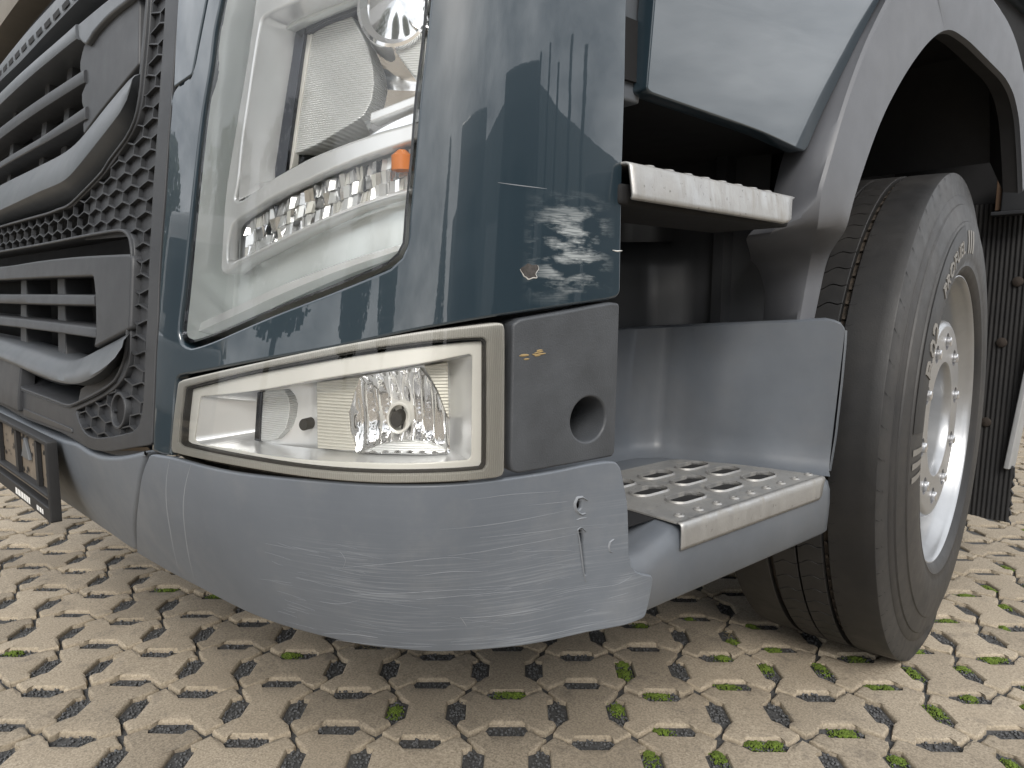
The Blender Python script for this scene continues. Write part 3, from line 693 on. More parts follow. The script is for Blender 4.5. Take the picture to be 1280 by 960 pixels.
 'fog_back': [(0.5569,0.6391),(0.4686,0.6535),(0.4015,0.6642),(0.3227,0.6758),(0.2884,0.6793),(0.2854,0.6494),(0.2817,0.5843),(0.3253,0.5835),(0.3966,0.5829),(0.462,0.5814),(0.525,0.5814),(0.5571,0.5828)],
 'fog_post': [(0.5535,0.6385),(0.5456,0.6396),(0.5448,0.5836),(0.5538,0.5841)],
 'fog_dome': [(0.5458,0.6392),(0.5123,0.6434),(0.5047,0.6353),(0.5015,0.6261),(0.5023,0.6134),(0.5065,0.6004),(0.5179,0.5884),(0.545,0.5841)],
 'fog_rib': [(0.4583,0.655),(0.4014,0.6634),(0.4095,0.6458),(0.4142,0.6261),(0.4116,0.6067),(0.4022,0.5867),(0.4526,0.5856)],
 'fog_rib2': [(0.3226,0.6759),(0.2922,0.6793),(0.2875,0.621),(0.2925,0.6285),(0.3038,0.6509),(0.3158,0.6671)],
 'fog_bowl': [(0.4024,0.6635),(0.3685,0.6689),(0.328,0.6745),(0.3096,0.6562),(0.2947,0.6323),(0.2876,0.6111),(0.2842,0.5854),(0.3442,0.5868),(0.4014,0.5845),(0.4116,0.5997),(0.4153,0.6177),(0.4123,0.6421)],
 'fog_bulb': [(0.3554,0.6206)],
 'fog_bulb2': [(0.4838,0.6064)],
 'fog_tex': [(0.3983,0.5845),(0.3783,0.5928),(0.3443,0.5983),(0.3101,0.5963),(0.2856,0.5889),(0.2853,0.5844),(0.3436,0.5849)],
 'frame': [(0.7047,1.1381),(0.7008,1.0831),(0.7015,1.0363),(0.7017,0.9815),(0.7016,0.9073),(0.7007,0.8567),(0.7011,0.8016),(0.6983,0.7504),(0.6946,0.7164),(0.6943,0.6792),(0.6904,0.6259),(0.6866,0.5726),(0.6913,0.5702),(0.7509,0.5576),(0.8143,0.5443),(0.8608,0.5378),(0.9032,0.5352),(0.9607,0.5374),(1.0334,0.5391),(1.255,0.5336),(1.4275,0.5377),(2.7,0.5377),(2.7,0.5),(2.7,1.45),(0.8,1.45),(0.705,1.25)],
 'up_open': [(0.8028,1.1687),(0.7931,1.1078),(0.7917,1.0671),(0.7926,1.037),(0.7942,1.013),(0.7965,0.9869),(0.8063,0.964),(0.8308,0.9469),(0.891,0.9255),(0.9198,0.9131),(0.9986,0.8947),(1.0694,0.8811),(1.1302,0.8791),(1.1959,0.8778),(1.3431,0.8784),(2.7,0.8784),(2.68,1.4),(0.88,1.4),(0.81,1.25)],
 'lo_open': [(2.7,0.8269),(1.4335,0.8269),(1.1791,0.8269),(0.9802,0.8277),(0.8405,0.8273),(0.8099,0.8242),(0.7913,0.8163),(0.781,0.7959),(0.78,0.7679),(0.7755,0.7045),(0.7766,0.668),(0.8007,0.6405),(0.8505,0.6212),(0.9613,0.5913),(0.9956,0.5863),(1.0625,0.5861),(1.259,0.5859),(1.3058,0.6286),(1.4007,0.6291),(2.7,0.6291)],
 'comb': [(0.7469,1.1511),(0.7401,1.0935),(0.738,1.0465),(0.737,0.9997),(0.7349,0.9244),(0.7346,0.8855),(0.7334,0.8529),(0.7311,0.8115),(0.7291,0.7832),(0.7249,0.7396),(0.7232,0.7156),(0.7218,0.6777),(0.7172,0.6343),(0.7183,0.6057),(0.7238,0.5896),(0.7388,0.5807),(0.7802,0.5707),(0.8318,0.5604),(0.8747,0.5543),(0.9134,0.5551),(0.9361,0.5656),(0.9572,0.5812),(0.8758,0.6032),(0.8093,0.6251),(0.7771,0.645),(0.7667,0.6617),(0.7665,0.6753),(0.7764,0.7679),(0.7762,0.7957),(0.7835,0.8141),(0.7949,0.8215),(0.8136,0.8262),(0.8376,0.8295),(0.9809,0.8303),(1.18,0.8299),(1.4349,0.8303),(2.7,0.8303),(2.7,0.8757),(1.3421,0.8757),(1.195,0.8751),(1.1293,0.8764),(1.0636,0.8778),(0.9906,0.8913),(0.9113,0.9101),(0.8242,0.9443),(0.799,0.9618),(0.7896,0.9857),(0.7873,1.0116),(0.7857,1.0355),(0.7843,1.0653),(0.7862,1.1059),(0.7943,1.166)],
 'insert': [(0.897,1.1381),(0.867,1.1426),(0.8458,1.1365),(0.828,1.0377),(0.8976,1.0219),(0.9868,1.0017),(1.0512,0.9837),(1.0588,1.0017),(1.0412,1.0086),(1.0741,1.0341),(1.0787,1.05),(1.0602,1.0612),(1.0983,1.0866),(1.103,1.1027),(1.0869,1.1242),(1.0551,1.1337),(0.9843,1.1393)],
 'insert_cap': [(1.1003,1.156),(0.9564,1.1517),(0.8953,1.1476),(0.8275,1.1281),(0.8624,1.1254),(0.9459,1.1263),(1.0138,1.1206),(1.0447,1.1127),(1.0871,1.131)],
 'bar_t': [(2.7,1.1605),(1.6637,1.1605),(1.3723,1.1596),(1.2351,1.1575),(1.1001,1.1552),(1.0995,1.1557)],
 'bar_b': [(2.7,1.1346),(1.6498,1.1346),(1.3633,1.1365),(1.2272,1.135),(1.1001,1.1322),(1.089,1.1315)],
 'bar_u': [(2.7,1.1362),(1.5026,1.1278),(1.3561,1.1313),(1.2207,1.1322),(1.1976,1.1336)],
 'sl1_t': [(2.7,1.0917),(1.6789,1.0917),(1.337,1.0887),(1.0751,1.0817),(1.0609,1.0807)],
 'sl1_b': [(2.7,1.0676),(1.6663,1.0676),(1.3294,1.0676),(1.0694,1.0621),(1.0539,1.0609)],
 'sl2_t': [(2.7,1.0161),(1.3111,1.0161),(1.0579,1.0219),(1.0376,1.0223)],
 'sl2_b': [(2.7,1.0025),(1.3064,1.0025),(1.0526,1.0033),(1.0297,1.0034)],
 'post1': [(1.4471,1.1333),(1.42,1.128),(1.3578,0.9891),(1.3812,0.9872)],
 'post2': [(1.7475,1.1319),(1.7155,1.1264),(1.635,0.9859),(1.6601,0.9831)],
 'lb_t': [(2.7,0.9668),(1.6157,0.9668),(1.2943,0.9679),(1.1446,0.9696),(1.0593,0.9787),(0.9399,1.0066),(0.848,1.0259),(0.8288,1.0267),(0.8123,1.0236)],
 'lb_r': [(2.7,0.9078),(1.5056,0.9078),(1.2114,0.9159),(1.0911,0.9169),(1.0287,0.9237),(0.9123,0.9546),(0.8288,0.979),(0.7982,0.9964),(0.7937,1.0084)],
 'lb_b': [(2.7,0.8936),(1.6225,0.8936),(1.3018,0.8959),(1.1217,0.8978),(1.0781,0.8979),(0.944,0.9259),(0.8536,0.9547),(0.8332,0.9737),(0.8258,0.9927)],
 'rail_t': [(2.7,1.2355),(1.7368,1.2355),(1.4275,1.2411),(1.2685,1.2412),(1.1856,1.241)],
 'rail_m': [(2.7,1.2051),(1.709,1.2051),(1.515,1.2112),(1.3126,1.2111),(1.1857,1.2131),(1.1096,1.2139)],
 'rail_b': [(2.7,1.1969),(1.7149,1.1969),(1.5153,1.1926),(1.315,1.1973),(1.1412,1.1991),(1.0549,1.1984)],
 'groove_b': [(2.7,1.2112),(1.5302,1.2019),(1.3776,1.1992),(1.2312,1.1974),(0.9991,1.1898)],
 'brow_t': [(1.2,1.5),(2.7,1.5)],
 'brow_b': [(2.7,1.3089),(1.7276,1.3089),(1.5936,1.2965),(1.4989,1.3012),(1.4054,1.3059)],
 'lo_insert': [(2.7,0.7981),(1.4957,0.7981),(1.2251,0.8005),(1.0137,0.8002),(0.8509,0.7974),(0.7849,0.796),(0.7761,0.7943),(0.7726,0.789),(0.7673,0.7453),(0.7629,0.7032),(0.8004,0.6931),(0.8724,0.6757),(0.8831,0.7009),(0.9026,0.7449),(0.9126,0.7686),(1.1027,0.7694),(1.4832,0.7699),(2.7,0.7699)],
 'lo_ledge': [(2.7,0.7699),(1.4832,0.7699),(1.1027,0.7694),(0.9153,0.7699),(0.8743,0.7746),(0.8187,0.7765)],
 'ls1_t': [(2.7,0.744),(1.4821,0.744),(1.1568,0.7444),(0.9074,0.7442)],
 'ls1_b': [(2.7,0.7283),(1.4753,0.7283),(1.1518,0.7292),(0.9024,0.7306)],
 'ls2_t': [(2.7,0.702),(1.4641,0.702),(1.1428,0.7013),(0.8895,0.7002)],
 'ls2_b': [(2.7,0.6865),(1.4576,0.6865),(1.1383,0.6875),(0.8847,0.6871)],
 'lp1': [(1.4778,0.773),(1.4136,0.7736),(1.3493,0.6541),(1.3991,0.6551)],
 'lp2': [(1.238,0.7726),(1.1804,0.7724),(1.1275,0.6534),(1.1717,0.6539)],
 'llb_t': [(2.7,0.6577),(1.4558,0.6577),(1.1911,0.6506),(1.0508,0.6468),(0.9993,0.6488),(0.9448,0.6576),(0.8634,0.6767),(0.8111,0.6893),(0.7733,0.6993)],
 'llb_r': [(2.7,0.6332),(1.3751,0.6332),(1.1205,0.6244),(0.9877,0.621),(0.927,0.6241),(0.8733,0.6325),(0.8131,0.6491),(0.7724,0.6656),(0.7512,0.6814)],
 'llb_b': [(2.7,0.6138),(1.542,0.6138),(1.2631,0.6032),(1.1176,0.6019),(1.0315,0.6095),(0.9457,0.6145),(0.8798,0.6318),(0.8428,0.658),(0.8286,0.6878)],
 'ctr_recess': [(1.2499,0.5508),(1.2474,0.5384),(0.9676,0.5455),(0.9699,0.5545)],
 'ctr_pad': [(1.3707,0.628),(1.264,0.6254),(1.2212,0.561),(1.3606,0.5625)],
 'eye': [(0.7947,0.62),(0.7782,0.6147),(0.7686,0.6024),(0.7688,0.5887),(0.7791,0.5801),(0.7935,0.5811),(0.8072,0.5911),(0.814,0.6044),(0.8088,0.6167)],
 'plate': [(1.0331,0.528),(1.3494,0.5273),(1.3803,0.4358),(1.0619,0.406)],
 'plate2': [(1.0739,0.5111),(1.1708,0.5177),(1.0602,0.4474),(1.1831,0.4525),(1.2504,0.5178),(1.1992,0.5173)],
 'fa': [(0.929,0.7125),(0.9286,0.7837),(0.9307,0.8059),(0.9188,0.8354),(0.9246,0.8412),(0.9637,0.8564),(0.997,0.89),(1.0021,0.8962),(0.9929,0.9106),(1.0073,0.9553),(1.0318,0.9884),(1.0697,1.0628),(1.125,1.1376),(1.1973,1.2143),(1.253,1.2698)],
 'fb': [(0.951,0.713),(0.9683,0.7842),(0.9743,0.8066),(0.984,0.846),(0.9863,0.8516),(0.9871,0.893),(1.0003,0.9133),(1.0176,0.9576),(1.0426,1.0117),(1.0765,1.0737),(1.1124,1.1297),(1.1684,1.1979),(1.2223,1.2571)],
 'fc': [(0.9851,0.7139),(1.0031,0.7852),(1.0183,0.8085),(1.0597,0.8482),(1.0649,0.8572),(1.0749,0.9016),(1.0794,0.922),(1.1058,0.9808),(1.1283,1.026),(1.1782,1.097),(1.2324,1.1602),(1.3002,1.2324),(1.3609,1.2817)],
 'fd': [(1.0026,0.7159),(1.0241,0.7858),(1.0378,0.8137),(1.0854,0.8499),(1.0907,0.8591),(1.1025,0.8925),(1.1203,0.9265),(1.1603,0.9943),(1.1944,1.0428),(1.2635,1.1143),(1.3328,1.1712),(1.3783,1.1995),(1.4069,1.2116)],
 'fb2': [(1.2223,1.2571),(1.3548,1.3101),(1.4974,1.3327),(1.6284,1.3182),(1.7137,1.3079),(1.7921,1.2784),(1.8443,1.2398),(1.9109,1.1851),(1.975,1.0795)],
 'fd2': [(1.4069,1.2116),(1.4372,1.2197),(1.525,1.2195),(1.6236,1.2103),(1.7453,1.1988),(1.8093,1.1786),(1.8587,1.1361),(1.904,1.0495),(1.9299,0.9901)],
 'door': [(0.6395,1.1044),(0.6419,0.9744),(0.6509,0.9718),(0.7409,0.9695),(0.8808,0.9653),(0.9786,0.9576),(0.9997,0.9569),(1.0074,0.9641),(1.0363,1.0145),(1.0944,1.098),(1.1782,1.2079),(1.2345,1.2777)],
 'door_edge': [(0.986,0.9597),(1.0195,1.0071),(1.049,1.0497),(1.1059,1.1265),(1.1618,1.1896),(1.1793,1.2082)],
 'pillar': [(0.6502,1.1191),(0.6782,1.1272),(0.6806,0.989),(0.6495,0.9823)],
 'ustep_t': [(0.5866,0.8905),(0.9426,0.8873)],
 'ustep_b': [(0.5855,0.8558),(0.9039,0.8505)],
 'stepface': [(0.6923,0.4796),(0.6959,0.4482),(1.0457,0.4407),(1.0647,0.4747),(1.1039,0.4743),(1.101,0.4498),(1.0864,0.3743),(1.089,0.3767),(0.6441,0.3755)],
 'stepplate': [(-0.508,0.7052),(-0.4994,1.0634),(-0.5286,1.0637),(-0.5967,1.0466),(-0.705,0.9954),(-0.7225,0.9736),(-0.7239,0.8494),(-0.5869,0.705)],
 'stepholes': [(-0.5633,0.7946),(-0.6196,0.791),(-0.668,0.8029),(-0.5645,0.8902),(-0.619,0.8805),(-0.6701,0.8698),(-0.5642,0.9831),(-0.6165,0.9677),(-0.6677,0.9583)],
 'stepdots': [(-0.5288,0.724),(-0.5238,0.7634),(-0.5224,0.8053),(-0.5205,0.8473),(-0.5174,0.8871),(-0.5179,0.9289),(-0.5188,0.971),(-0.5178,1.0108),(-0.5227,1.058)],
 'stepfloor': [(-0.7903,0.9187),(-0.7963,1.0117),(-0.7428,1.0225),(-0.6826,1.0189),(-0.5832,1.0698),(-0.5183,1.1048),(-0.5047,1.1143)],
 'welltop_690': [(-0.7144,0.8233),(-0.7954,1.1695),(-0.9103,1.8099),(-0.9013,1.9491),(-0.6868,1.5191)],
 'welltop_700': [(-0.5845,0.6736),(-0.6508,0.9569),(-0.7448,1.4808),(-0.7374,1.5947),(-0.5619,1.2429)],
 'welltop_713': [(-0.4156,0.479),(-0.4628,0.6805),(-0.5296,1.053),(-0.5244,1.134),(-0.3996,0.8839)],
 'wellend': [(1.106,0.705),(1.0987,0.6293),(1.0781,0.5215),(1.077,0.4856)],
}
# ------------------------------------------------------------------ the truck
D = DATA
truck = empty('truck', (-1.73, 1.6, 0), 'dark blue-grey truck cab with scratched grey bumper corner parked on the paving', 'truck')
def shift(p, ds=0., dz=0.): return [(a+ds, b+dz) for a, b in p]
def lerp_rows(a, b, t, n=40):
    A = resample(a, n); B_ = resample(b, n); return [((1-t)*p.x+t*q.x, (1-t)*p.y+t*q.y) for p, q in zip(A, B_)]
def ribbon(mb, pts, mapf, w, d, m=0):
    q = resample(rounded(pts, .004, 60, 0, closed=False) if len(pts) > 2 else pts, max(8, len(pts)*4)); n = len(q); V = []
    for i, p in enumerate(q):
        t = q[min(i+1, n-1)]-q[max(i-1, 0)]; t.normalize(); nn = Vector((-t.y, t.x)); ww = w*(.25+.75*math.sin(math.pi*(i+.6)/(n+.2)))
        V += [mapf(p.x+nn.x*ww/2, p.y+nn.y*ww/2, 0), mapf(p.x, p.y, d), mapf(p.x-nn.x*ww/2, p.y-nn.y*ww/2, 0)]
    F = []
    for i in range(n-1):
        for k in range(2): F.append((i*3+k, i*3+k+1, (i+1)*3+k+1, (i+1)*3+k))
    mb.add(V, F, m)

# --- painted corner panel with the headlamp opening
corner = plate('corner_panel', D['panel'], S, MAT['paint'], truck, holes=[D['lamp_hole']], d=0, thick=.012, bev=.003, grid=.012, fil=.012, step=.008, hole_thick=.03)
corner['label'] = 'dark blue-grey painted corner panel with chalky scuffs and a paint chip'
plate('upper_corner_panel', D['panel_up'], S, MAT['paint'], truck, d=0, thick=.012, bev=.0025, grid=.012, fil=.004, step=.008)
# chip in the paint
rn = random.Random(4)
cp = hit_chip = (D['chip'][0])
chip = plate('paint_chip', [(cp[0]+.0095*math.cos(a)*(1+.22*math.sin(3*a+1)+.10*math.sin(7*a)), cp[1]+.0085*math.sin(a)*(1+.2*math.cos(2*a)+.10*math.sin(5*a+2))) for a in [k*2*math.pi/40 for k in range(40)]], S, MAT['chip'], corner, d=.0006, thick=.0006, bev=0, grid=.004, raw=True)
mb = MB(); ribbon(mb, [(cp[0]+.0098*math.cos(a)*(1+.22*math.sin(3*a+1)+.10*math.sin(7*a)), cp[1]+.0088*math.sin(a)*(1+.2*math.cos(2*a)+.10*math.sin(5*a+2))) for a in [k*2*math.pi/40 for k in range(16, 42)]], S, .0016, .0009)
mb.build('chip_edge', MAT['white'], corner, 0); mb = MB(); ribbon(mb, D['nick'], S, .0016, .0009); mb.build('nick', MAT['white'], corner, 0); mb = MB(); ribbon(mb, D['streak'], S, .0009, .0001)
mb.build('highlight_streak', MAT['scrape_and_highlight'], corner, 0)  # painted highlight: a thin pale ribbon on the glossy panel

# --- headlamp
hl = plate('headlamp', [(.70,.655),(.76,.78),(.72,1.215),(.30,1.215),(.31,.76)], S, MAT['tray'], truck, holes=[offset(ccw(D['bz_up']), .006)], d=-.064, thick=.03, bev=.002, grid=.03)
hl['label'] = 'large clear headlamp with silver bezel set in the painted corner'
lens = plate('lens', D['lens'], S, MAT['glass'], hl, d=-.004, thick=.0, bev=.0, grid=.012, fil=.012, step=.008)
# housing wall from the lens edge backwards
e0 = rounded(D['lens'], .008, 38, .012); mbw = MB(); n = len(e0)
V = [S(x, z, -.006) for x, z in e0]+[S(x, z, -.03) for x, z in offset(ccw(e0), .004)]
for nm, d0, d1, mt in (('lens_rim', -.005, -.009, 'smoke'), ('housing_wall', -.009, -.064, 'tray')):
    a = offset(ccw(e0), .0008 if nm == 'lens_rim' else .004); b = offset(ccw(e0), .004 if nm == 'lens_rim' else .008)
    mesh(nm, [S(x, z, d0) for x, z in a]+[S(x, z, d1) for x, z in b], [(i, (i+1) % n, n+(i+1) % n, n+i) for i in range(n)], MAT[mt], hl)
plate('bezel', D['bezel'], S, MAT['silver'], hl, holes=[D['bz_up'], D['bz_drl']], d=-.033, thick=.022, bev=.004, grid=.014, fil=.008, step=.008, hole_thick=.010)
# bowl of the main chamber
A = resample(rounded(D['bz_up'], .01, 38, .006)+[D['bz_up'][0]], 90); B_ = resample(rounded(D['up_in'], .01, 38, .004)+[D['up_in'][0]], 90)
A0 = rounded(D['bz_up'], .01, 38, .006); B0 = rounded(D['up_in'], .01, 38, .004)
def by_angle(P, c, n=96):
    out = []
    Q = P+[P[0]]
    for k in range(n):
        a = 2*math.pi*k/n; dx, dy = math.cos(a), math.sin(a); best = None
        for i in range(len(P)):
            x1, y1 = Q[i][0]-c[0], Q[i][1]-c[1]; x2, y2 = Q[i+1][0]-c[0], Q[i+1][1]-c[1]
            den = dx*(y2-y1)-dy*(x2-x1)
            if abs(den) < 1e-12: continue
            t = (x1*(y2-y1)-y1*(x2-x1))/den; s_ = (x1*dy-y1*dx)/den
            if t > 0 and -1e-6 <= s_ <= 1+1e-6 and (best is None or t < best): best = t
        out.append((c[0]+dx*(best or .01), c[1]+dy*(best or .01)))
    return out
cc = (.45, .98); ra = by_angle(A0, cc); rb = by_angle(B0, cc); n = len(ra)
mesh('bezel_wall', [S(x, z, -.036) for x, z in ra]+[S(x, z, -.055) for x, z in [((p[0]*.55+q[0]*.45), (p[1]*.55+q[1]*.45)) for p, q in zip(ra, rb)]]+[S(x, z, -.078) for x, z in rb],
     [(r*n+i, r*n+(i+1) % n, (r+1)*n+(i+1) % n, (r+1)*n+i) for r in range(2) for i in range(n)], MAT['silver'], hl)
plate('chrome_band', D['band'], S, MAT['smoke'], hl, d=-.078, thick=.02, bev=.001, grid=.02, fil=.002)
plate('chrome_trim', D['band_top'], S, MAT['smoke'], hl, d=-.078, thick=.02, bev=.001, grid=.02, fil=.002)
plate('reflector_edge', D['cream'], S, MAT['cream'], hl, d=-.084, thick=.02, bev=.001, grid=.02, fil=.002)
plate('ribbed_reflector', D['rib_plate'], S, MAT['rib_h2'], hl, d=-.086, thick=.05, bev=.002, grid=.01, fil=.004, dfun=lambda s, z: -.02*max(0, (.46-s)/.11)**2)
# chrome bowl, upper barrel and lower step inside the chamber
def bowl(name, c, rx, rz, d0, depth, parent, mat, a0=0, a1=2*math.pi, nr=10, na=40, flute=0, fl=0):
    V = []; F = []
    for i in range(nr+1):
        r = i/nr
        for k in range(na+1):
            a = a0+(a1-a0)*k/na; f_ = 1+(fl*(1 if (k//2) % 2 else -1)*r if fl else 0)
            V.append(S(c[0]+rx*r*math.cos(a), c[1]+rz*r*math.sin(a), d0-depth*(1-r*r)*f_+ (fl*depth*math.cos(a*flute)*r*(1-r)*3 if flute else 0)))
    for i in range(nr):
        for k in range(na): F.append((i*(na+1)+k, i*(na+1)+k+1, (i+1)*(na+1)+k+1, (i+1)*(na+1)+k))
    o = mesh(name, V, F, MAT[mat], parent, 60)
    return o
plate('chamber_back', [(.30,.86),(.60,.86),(.60,1.20),(.30,1.20)], S, MAT['silver'], hl, d=-.145, thick=.01, bev=.001, grid=.03)
bowl('main_reflector', (.375, .975), .088, .080, -.100, .04, hl, 'chrome')
def barrel(name, c, r0, r1, d0, d1, parent, mat, ax=(0, 0), n=36, mat2=None):
    ra_ = [(c[0]+r0*math.cos(2*math.pi*k/n), c[1]+r0*math.sin(2*math.pi*k/n)) for k in range(n)]
    V = []; prof = [(r1, d1), (r1*1.02, d1*.6+d0*.4), (r0, d0), (r0*.93, d0+.001), (r0*.8, d0-.006), (r0*.45, d0-.002), (.0005, d0)]
    for r, d in prof:
        for k in range(n):
            a = 2*math.pi*k/n; V.append(S(c[0]+ax[0]*(d0-d)+r*math.cos(a), c[1]+ax[1]*(d0-d)+r*.85*math.sin(a), d))
    F = [(i*n+k, i*n+(k+1) % n, (i+1)*n+(k+1) % n, (i+1)*n+k) for i in range(len(prof)-1) for k in range(n)]
    return mesh(name, V, F, MAT[mat], parent, 35)
barrel('projector_barrel', (.388, 1.045), .056, .066, -.058, -.14, hl, 'chrome', (0, .0))
barrel('inner_barrel', (.345, 1.040), .034, .040, -.062, -.14, hl, 'chrome', (0, 0))
plate('textured_wedge', [(.398,1.002),(.372,1.012),(.346,1.018),(.336,.985),(.340,.964),(.362,.970)], S, MAT['rib_h2'], hl, d=-.066, thick=.03, bev=.002, grid=.02, fil=.002)
plate('chrome_step', [(.45,.905),(.40,.925),(.34,.94),(.338,.925),(.40,.908),(.45,.890)], S, MAT['chrome'], hl, d=-.070, thick=.03, bev=.002, grid=.02, fil=.003)
plate('chrome_shelf', [(.42,.935),(.36,.948),(.338,.952),(.338,.944),(.37,.936),(.42,.925)], S, MAT['silver'], hl, d=-.060, thick=.02, bev=.002, grid=.02, fil=.002)
# daytime running strip: faceted clear reflector and an amber bulb
drl = plate('running_light', D['drl_back'], S, MAT['silver'], hl, d=-.060, thick=.003, bev=.001, grid=.03)
rn = random.Random(8)
mbf = MB()
top_ = D['bz_drl'][3:10]; bot_ = D['bz_drl'][10:16][::-1]
brr = resample(sorted(bot_, key=lambda p: -p[0]), 43); tr = resample(sorted(top_, key=lambda p: -p[0]), 43)
for i in range(42):
    for j in range(3):
        def q(a, b): return tr[a].lerp(brr[a], b)
        c4 = [q(i, .05+j*.30), q(i+1, .05+j*.30), q(i+1, .05+(j+1)*.30), q(i, .05+(j+1)*.30)]
        m_ = (c4[0]+c4[2])*.5; dd = -.049+rn.uniform(-.002, .003)
        base = [S(p.x, p.y, -.058) for p in c4]; tl = rn.uniform(-.003, .003); tv = rn.uniform(-.003, .003); tipd = [dd+tl+tv, dd-tl+tv, dd-tl-tv, dd+tl-tv]
        tip = [S(p.x*.92+m_.x*.08, p.y*.94+m_.y*.06, t) for p, t in zip(c4, tipd)]
        mbf.add(base+tip, [(4,5,6,7),(0,1,5,4),(1,2,6,5),(2,3,7,6),(3,0,4,7)], rn.choice((0, 0, 0, 3, 3, 3, 2)) if rn.random() > .07 else 1)
mbf.build('facet_reflector', [MAT['chrome'], MAT['smoke'], MAT['cream'], MAT['silver']], hl, 10)
mbb = MB(); bc = S(.362, .878, -.036); mbb.tube([bc+Vector((0, 0, -.008)), bc+Vector((.0, .0, .006)), bc+Vector((0, 0, .012))], [.011, .011, .004], 14); mbb.build('amber_bulb', MAT['amber'], hl)
plate('strip_cover', rounded(D['bz_drl'], .01, 38, .004), S, MAT['glass'], hl, d=-.031, thick=0, bev=0, grid=.02, raw=True)
loft('lower_rail', [(D['shelf'][:5], -.052), (lerp_rows(D['shelf'][:5], D['shelf'][5:][::-1], .35, 9), -.026), (lerp_rows(D['shelf'][:5], D['shelf'][5:][::-1], .75, 9), -.024), (D['shelf'][5:][::-1], -.040)], S, MAT['silver'], hl, 40)

# --- fog lamp
fog = plate('fog_lamp', D['fog_bez'], S, MAT['cream'], truck, holes=[D['fog_open']], d=-.007, thick=.004, bev=.0012, grid=.012, fil=.004, step=.008, hole_thick=.002)
fog['label'] = 'clear fog lamp with ribbed cream rim above the grey bumper'
FO = rounded(D['fog_out'], .008, 38, .006); FI = rounded(D['fog_in'], .008, 38, .004)
plate('lamp_rim', FO, S, MAT['rib_v'], fog, holes=[FI], d=.004, thick=.03, bev=.002, grid=.012, raw=True, hole_thick=.004)
g2 = offset(ccw(FI), .0022)
plate('gasket', offset(ccw(FI), -.001), S, MAT['gasket'], fog, holes=[g2], d=.0005, thick=.01, bev=.0008, grid=.01, raw=True)
plate('lens', FO, S, MAT['glass'], fog, d=.0065, thick=0, bev=0, grid=.012, raw=True)
cc = (.44, .615); ra = by_angle(rounded(D['fog_open'], .008, 38, .004), cc, 400); rb = by_angle(rounded(D['fog_back'], .008, 38, .003), cc, 400); n = len(ra)
mesh('lamp_bowl', [S(x, z, -.0085) for x, z in ra]+[S(x, z, -.051) for x, z in rb], [(i, (i+1) % n, n+(i+1) % n, n+i) for i in range(n)], MAT['silver'], fog)
plate('bowl_back', rounded(offset(ccw(D['fog_back']), -.004), .01, 38, .002), S, MAT['silver'], fog, raw=True, holes=[rounded(offset(ccw(D['fog_bowl']), .003), .008, 38, .002)], d=-.0505, thick=.01, bev=0, grid=.01, dfun=lambda s, z: -.012*math.exp(-((s-.485)/.03)**2))
plate('dark_post', D['fog_post'], S, MAT['smoke'], fog, d=-.044, thick=.02, bev=.001, grid=.02, fil=.001)
plate('ribbed_dome', D['fog_dome'], S, MAT['rib_h2'], fog, d=-.046, thick=.02, bev=.001, grid=.008, fil=.002)
plate('ribbed_block', D['fog_rib'], S, MAT['rib_h'], fog, d=-.036, thick=.03, bev=.001, grid=.01, fil=.001)
plate('ribbed_wedge', D['fog_rib2'], S, MAT['rib_h'], fog, d=-.036, thick=.03, bev=.001, grid=.01, fil=.001)
# fluted bowl: clipped to the traced outline
fb_c = D['fog_bulb'][0]; fo = by_angle(rounded(D['fog_bowl'], .006, 38, .002), (.345, .622), 120); V = []; F = []; nr, na = 26, 120
for i in range(nr+1):
    r = i/nr
    for k in range(na):
        x = .345+(fo[k][0]-.345)*r; z = .622+(fo[k][1]-.622)*r; fl = (abs(math.sin(x*200+.5*math.sin(z*45)))-.5)*.013*min(1, .25+r*2.)*(1-r**6)
        V.append(S(x, z, -.036-.030*(1-r**2)+fl))
for i in range(nr):
    for k in range(na): F.append((i*na+k, i*na+(k+1) % na, (i+1)*na+(k+1) % na, (i+1)*na+k))
mesh('fluted_reflector', V, F, MAT['chrome'], fog, 60)
def disc_stack(name, c, prof, mats, parent, n=28):
    V = []
    for r, d in prof:
        for k in range(n): V.append(S(c[0]+r*math.cos(2*math.pi*k/n), c[1]+r*math.sin(2*math.pi*k/n), d))
    F = [(i*n+k, i*n+(k+1) % n, (i+1)*n+(k+1) % n, (i+1)*n+k) for i in range(len(prof)-1) for k in range(n)]
    F.append(tuple((len(prof)-1)*n+k for k in range(n)))
    return mesh(name, V, F, mats, parent, 35)
disc_stack('bulb_holder', fb_c, [(.017, -.078), (.017, -.050), (.0155, -.048), (.0135, -.049), (.013, -.062)], MAT['cream'], fog)
disc_stack('bulb_cap', (fb_c[0]+.002, fb_c[1]-.001), [(.0085, -.075), (.0085, -.046), (.0075, -.0445), (.001, -.0445)], MAT['gasket'], fog)
disc_stack('bulb_cap', D['fog_bulb2'][0], [(.0065, -.075), (.0065, -.050), (.0058, -.049), (.001, -.049)], MAT['gasket'], fog)
plate('textured_lens', D['fog_tex'], S, MAT['rib_h2'], fog, d=-.038, thick=.01, bev=.001, grid=.008, fil=.002)
# dark gap behind lamp, block and panel
plate('inner_bracket', [(.085,.56),(.70,.56),(.70,.70),(.45,.72),(.085,.76)], S, MAT['void'], truck, d=-.075, thick=.01, bev=0, grid=.03)

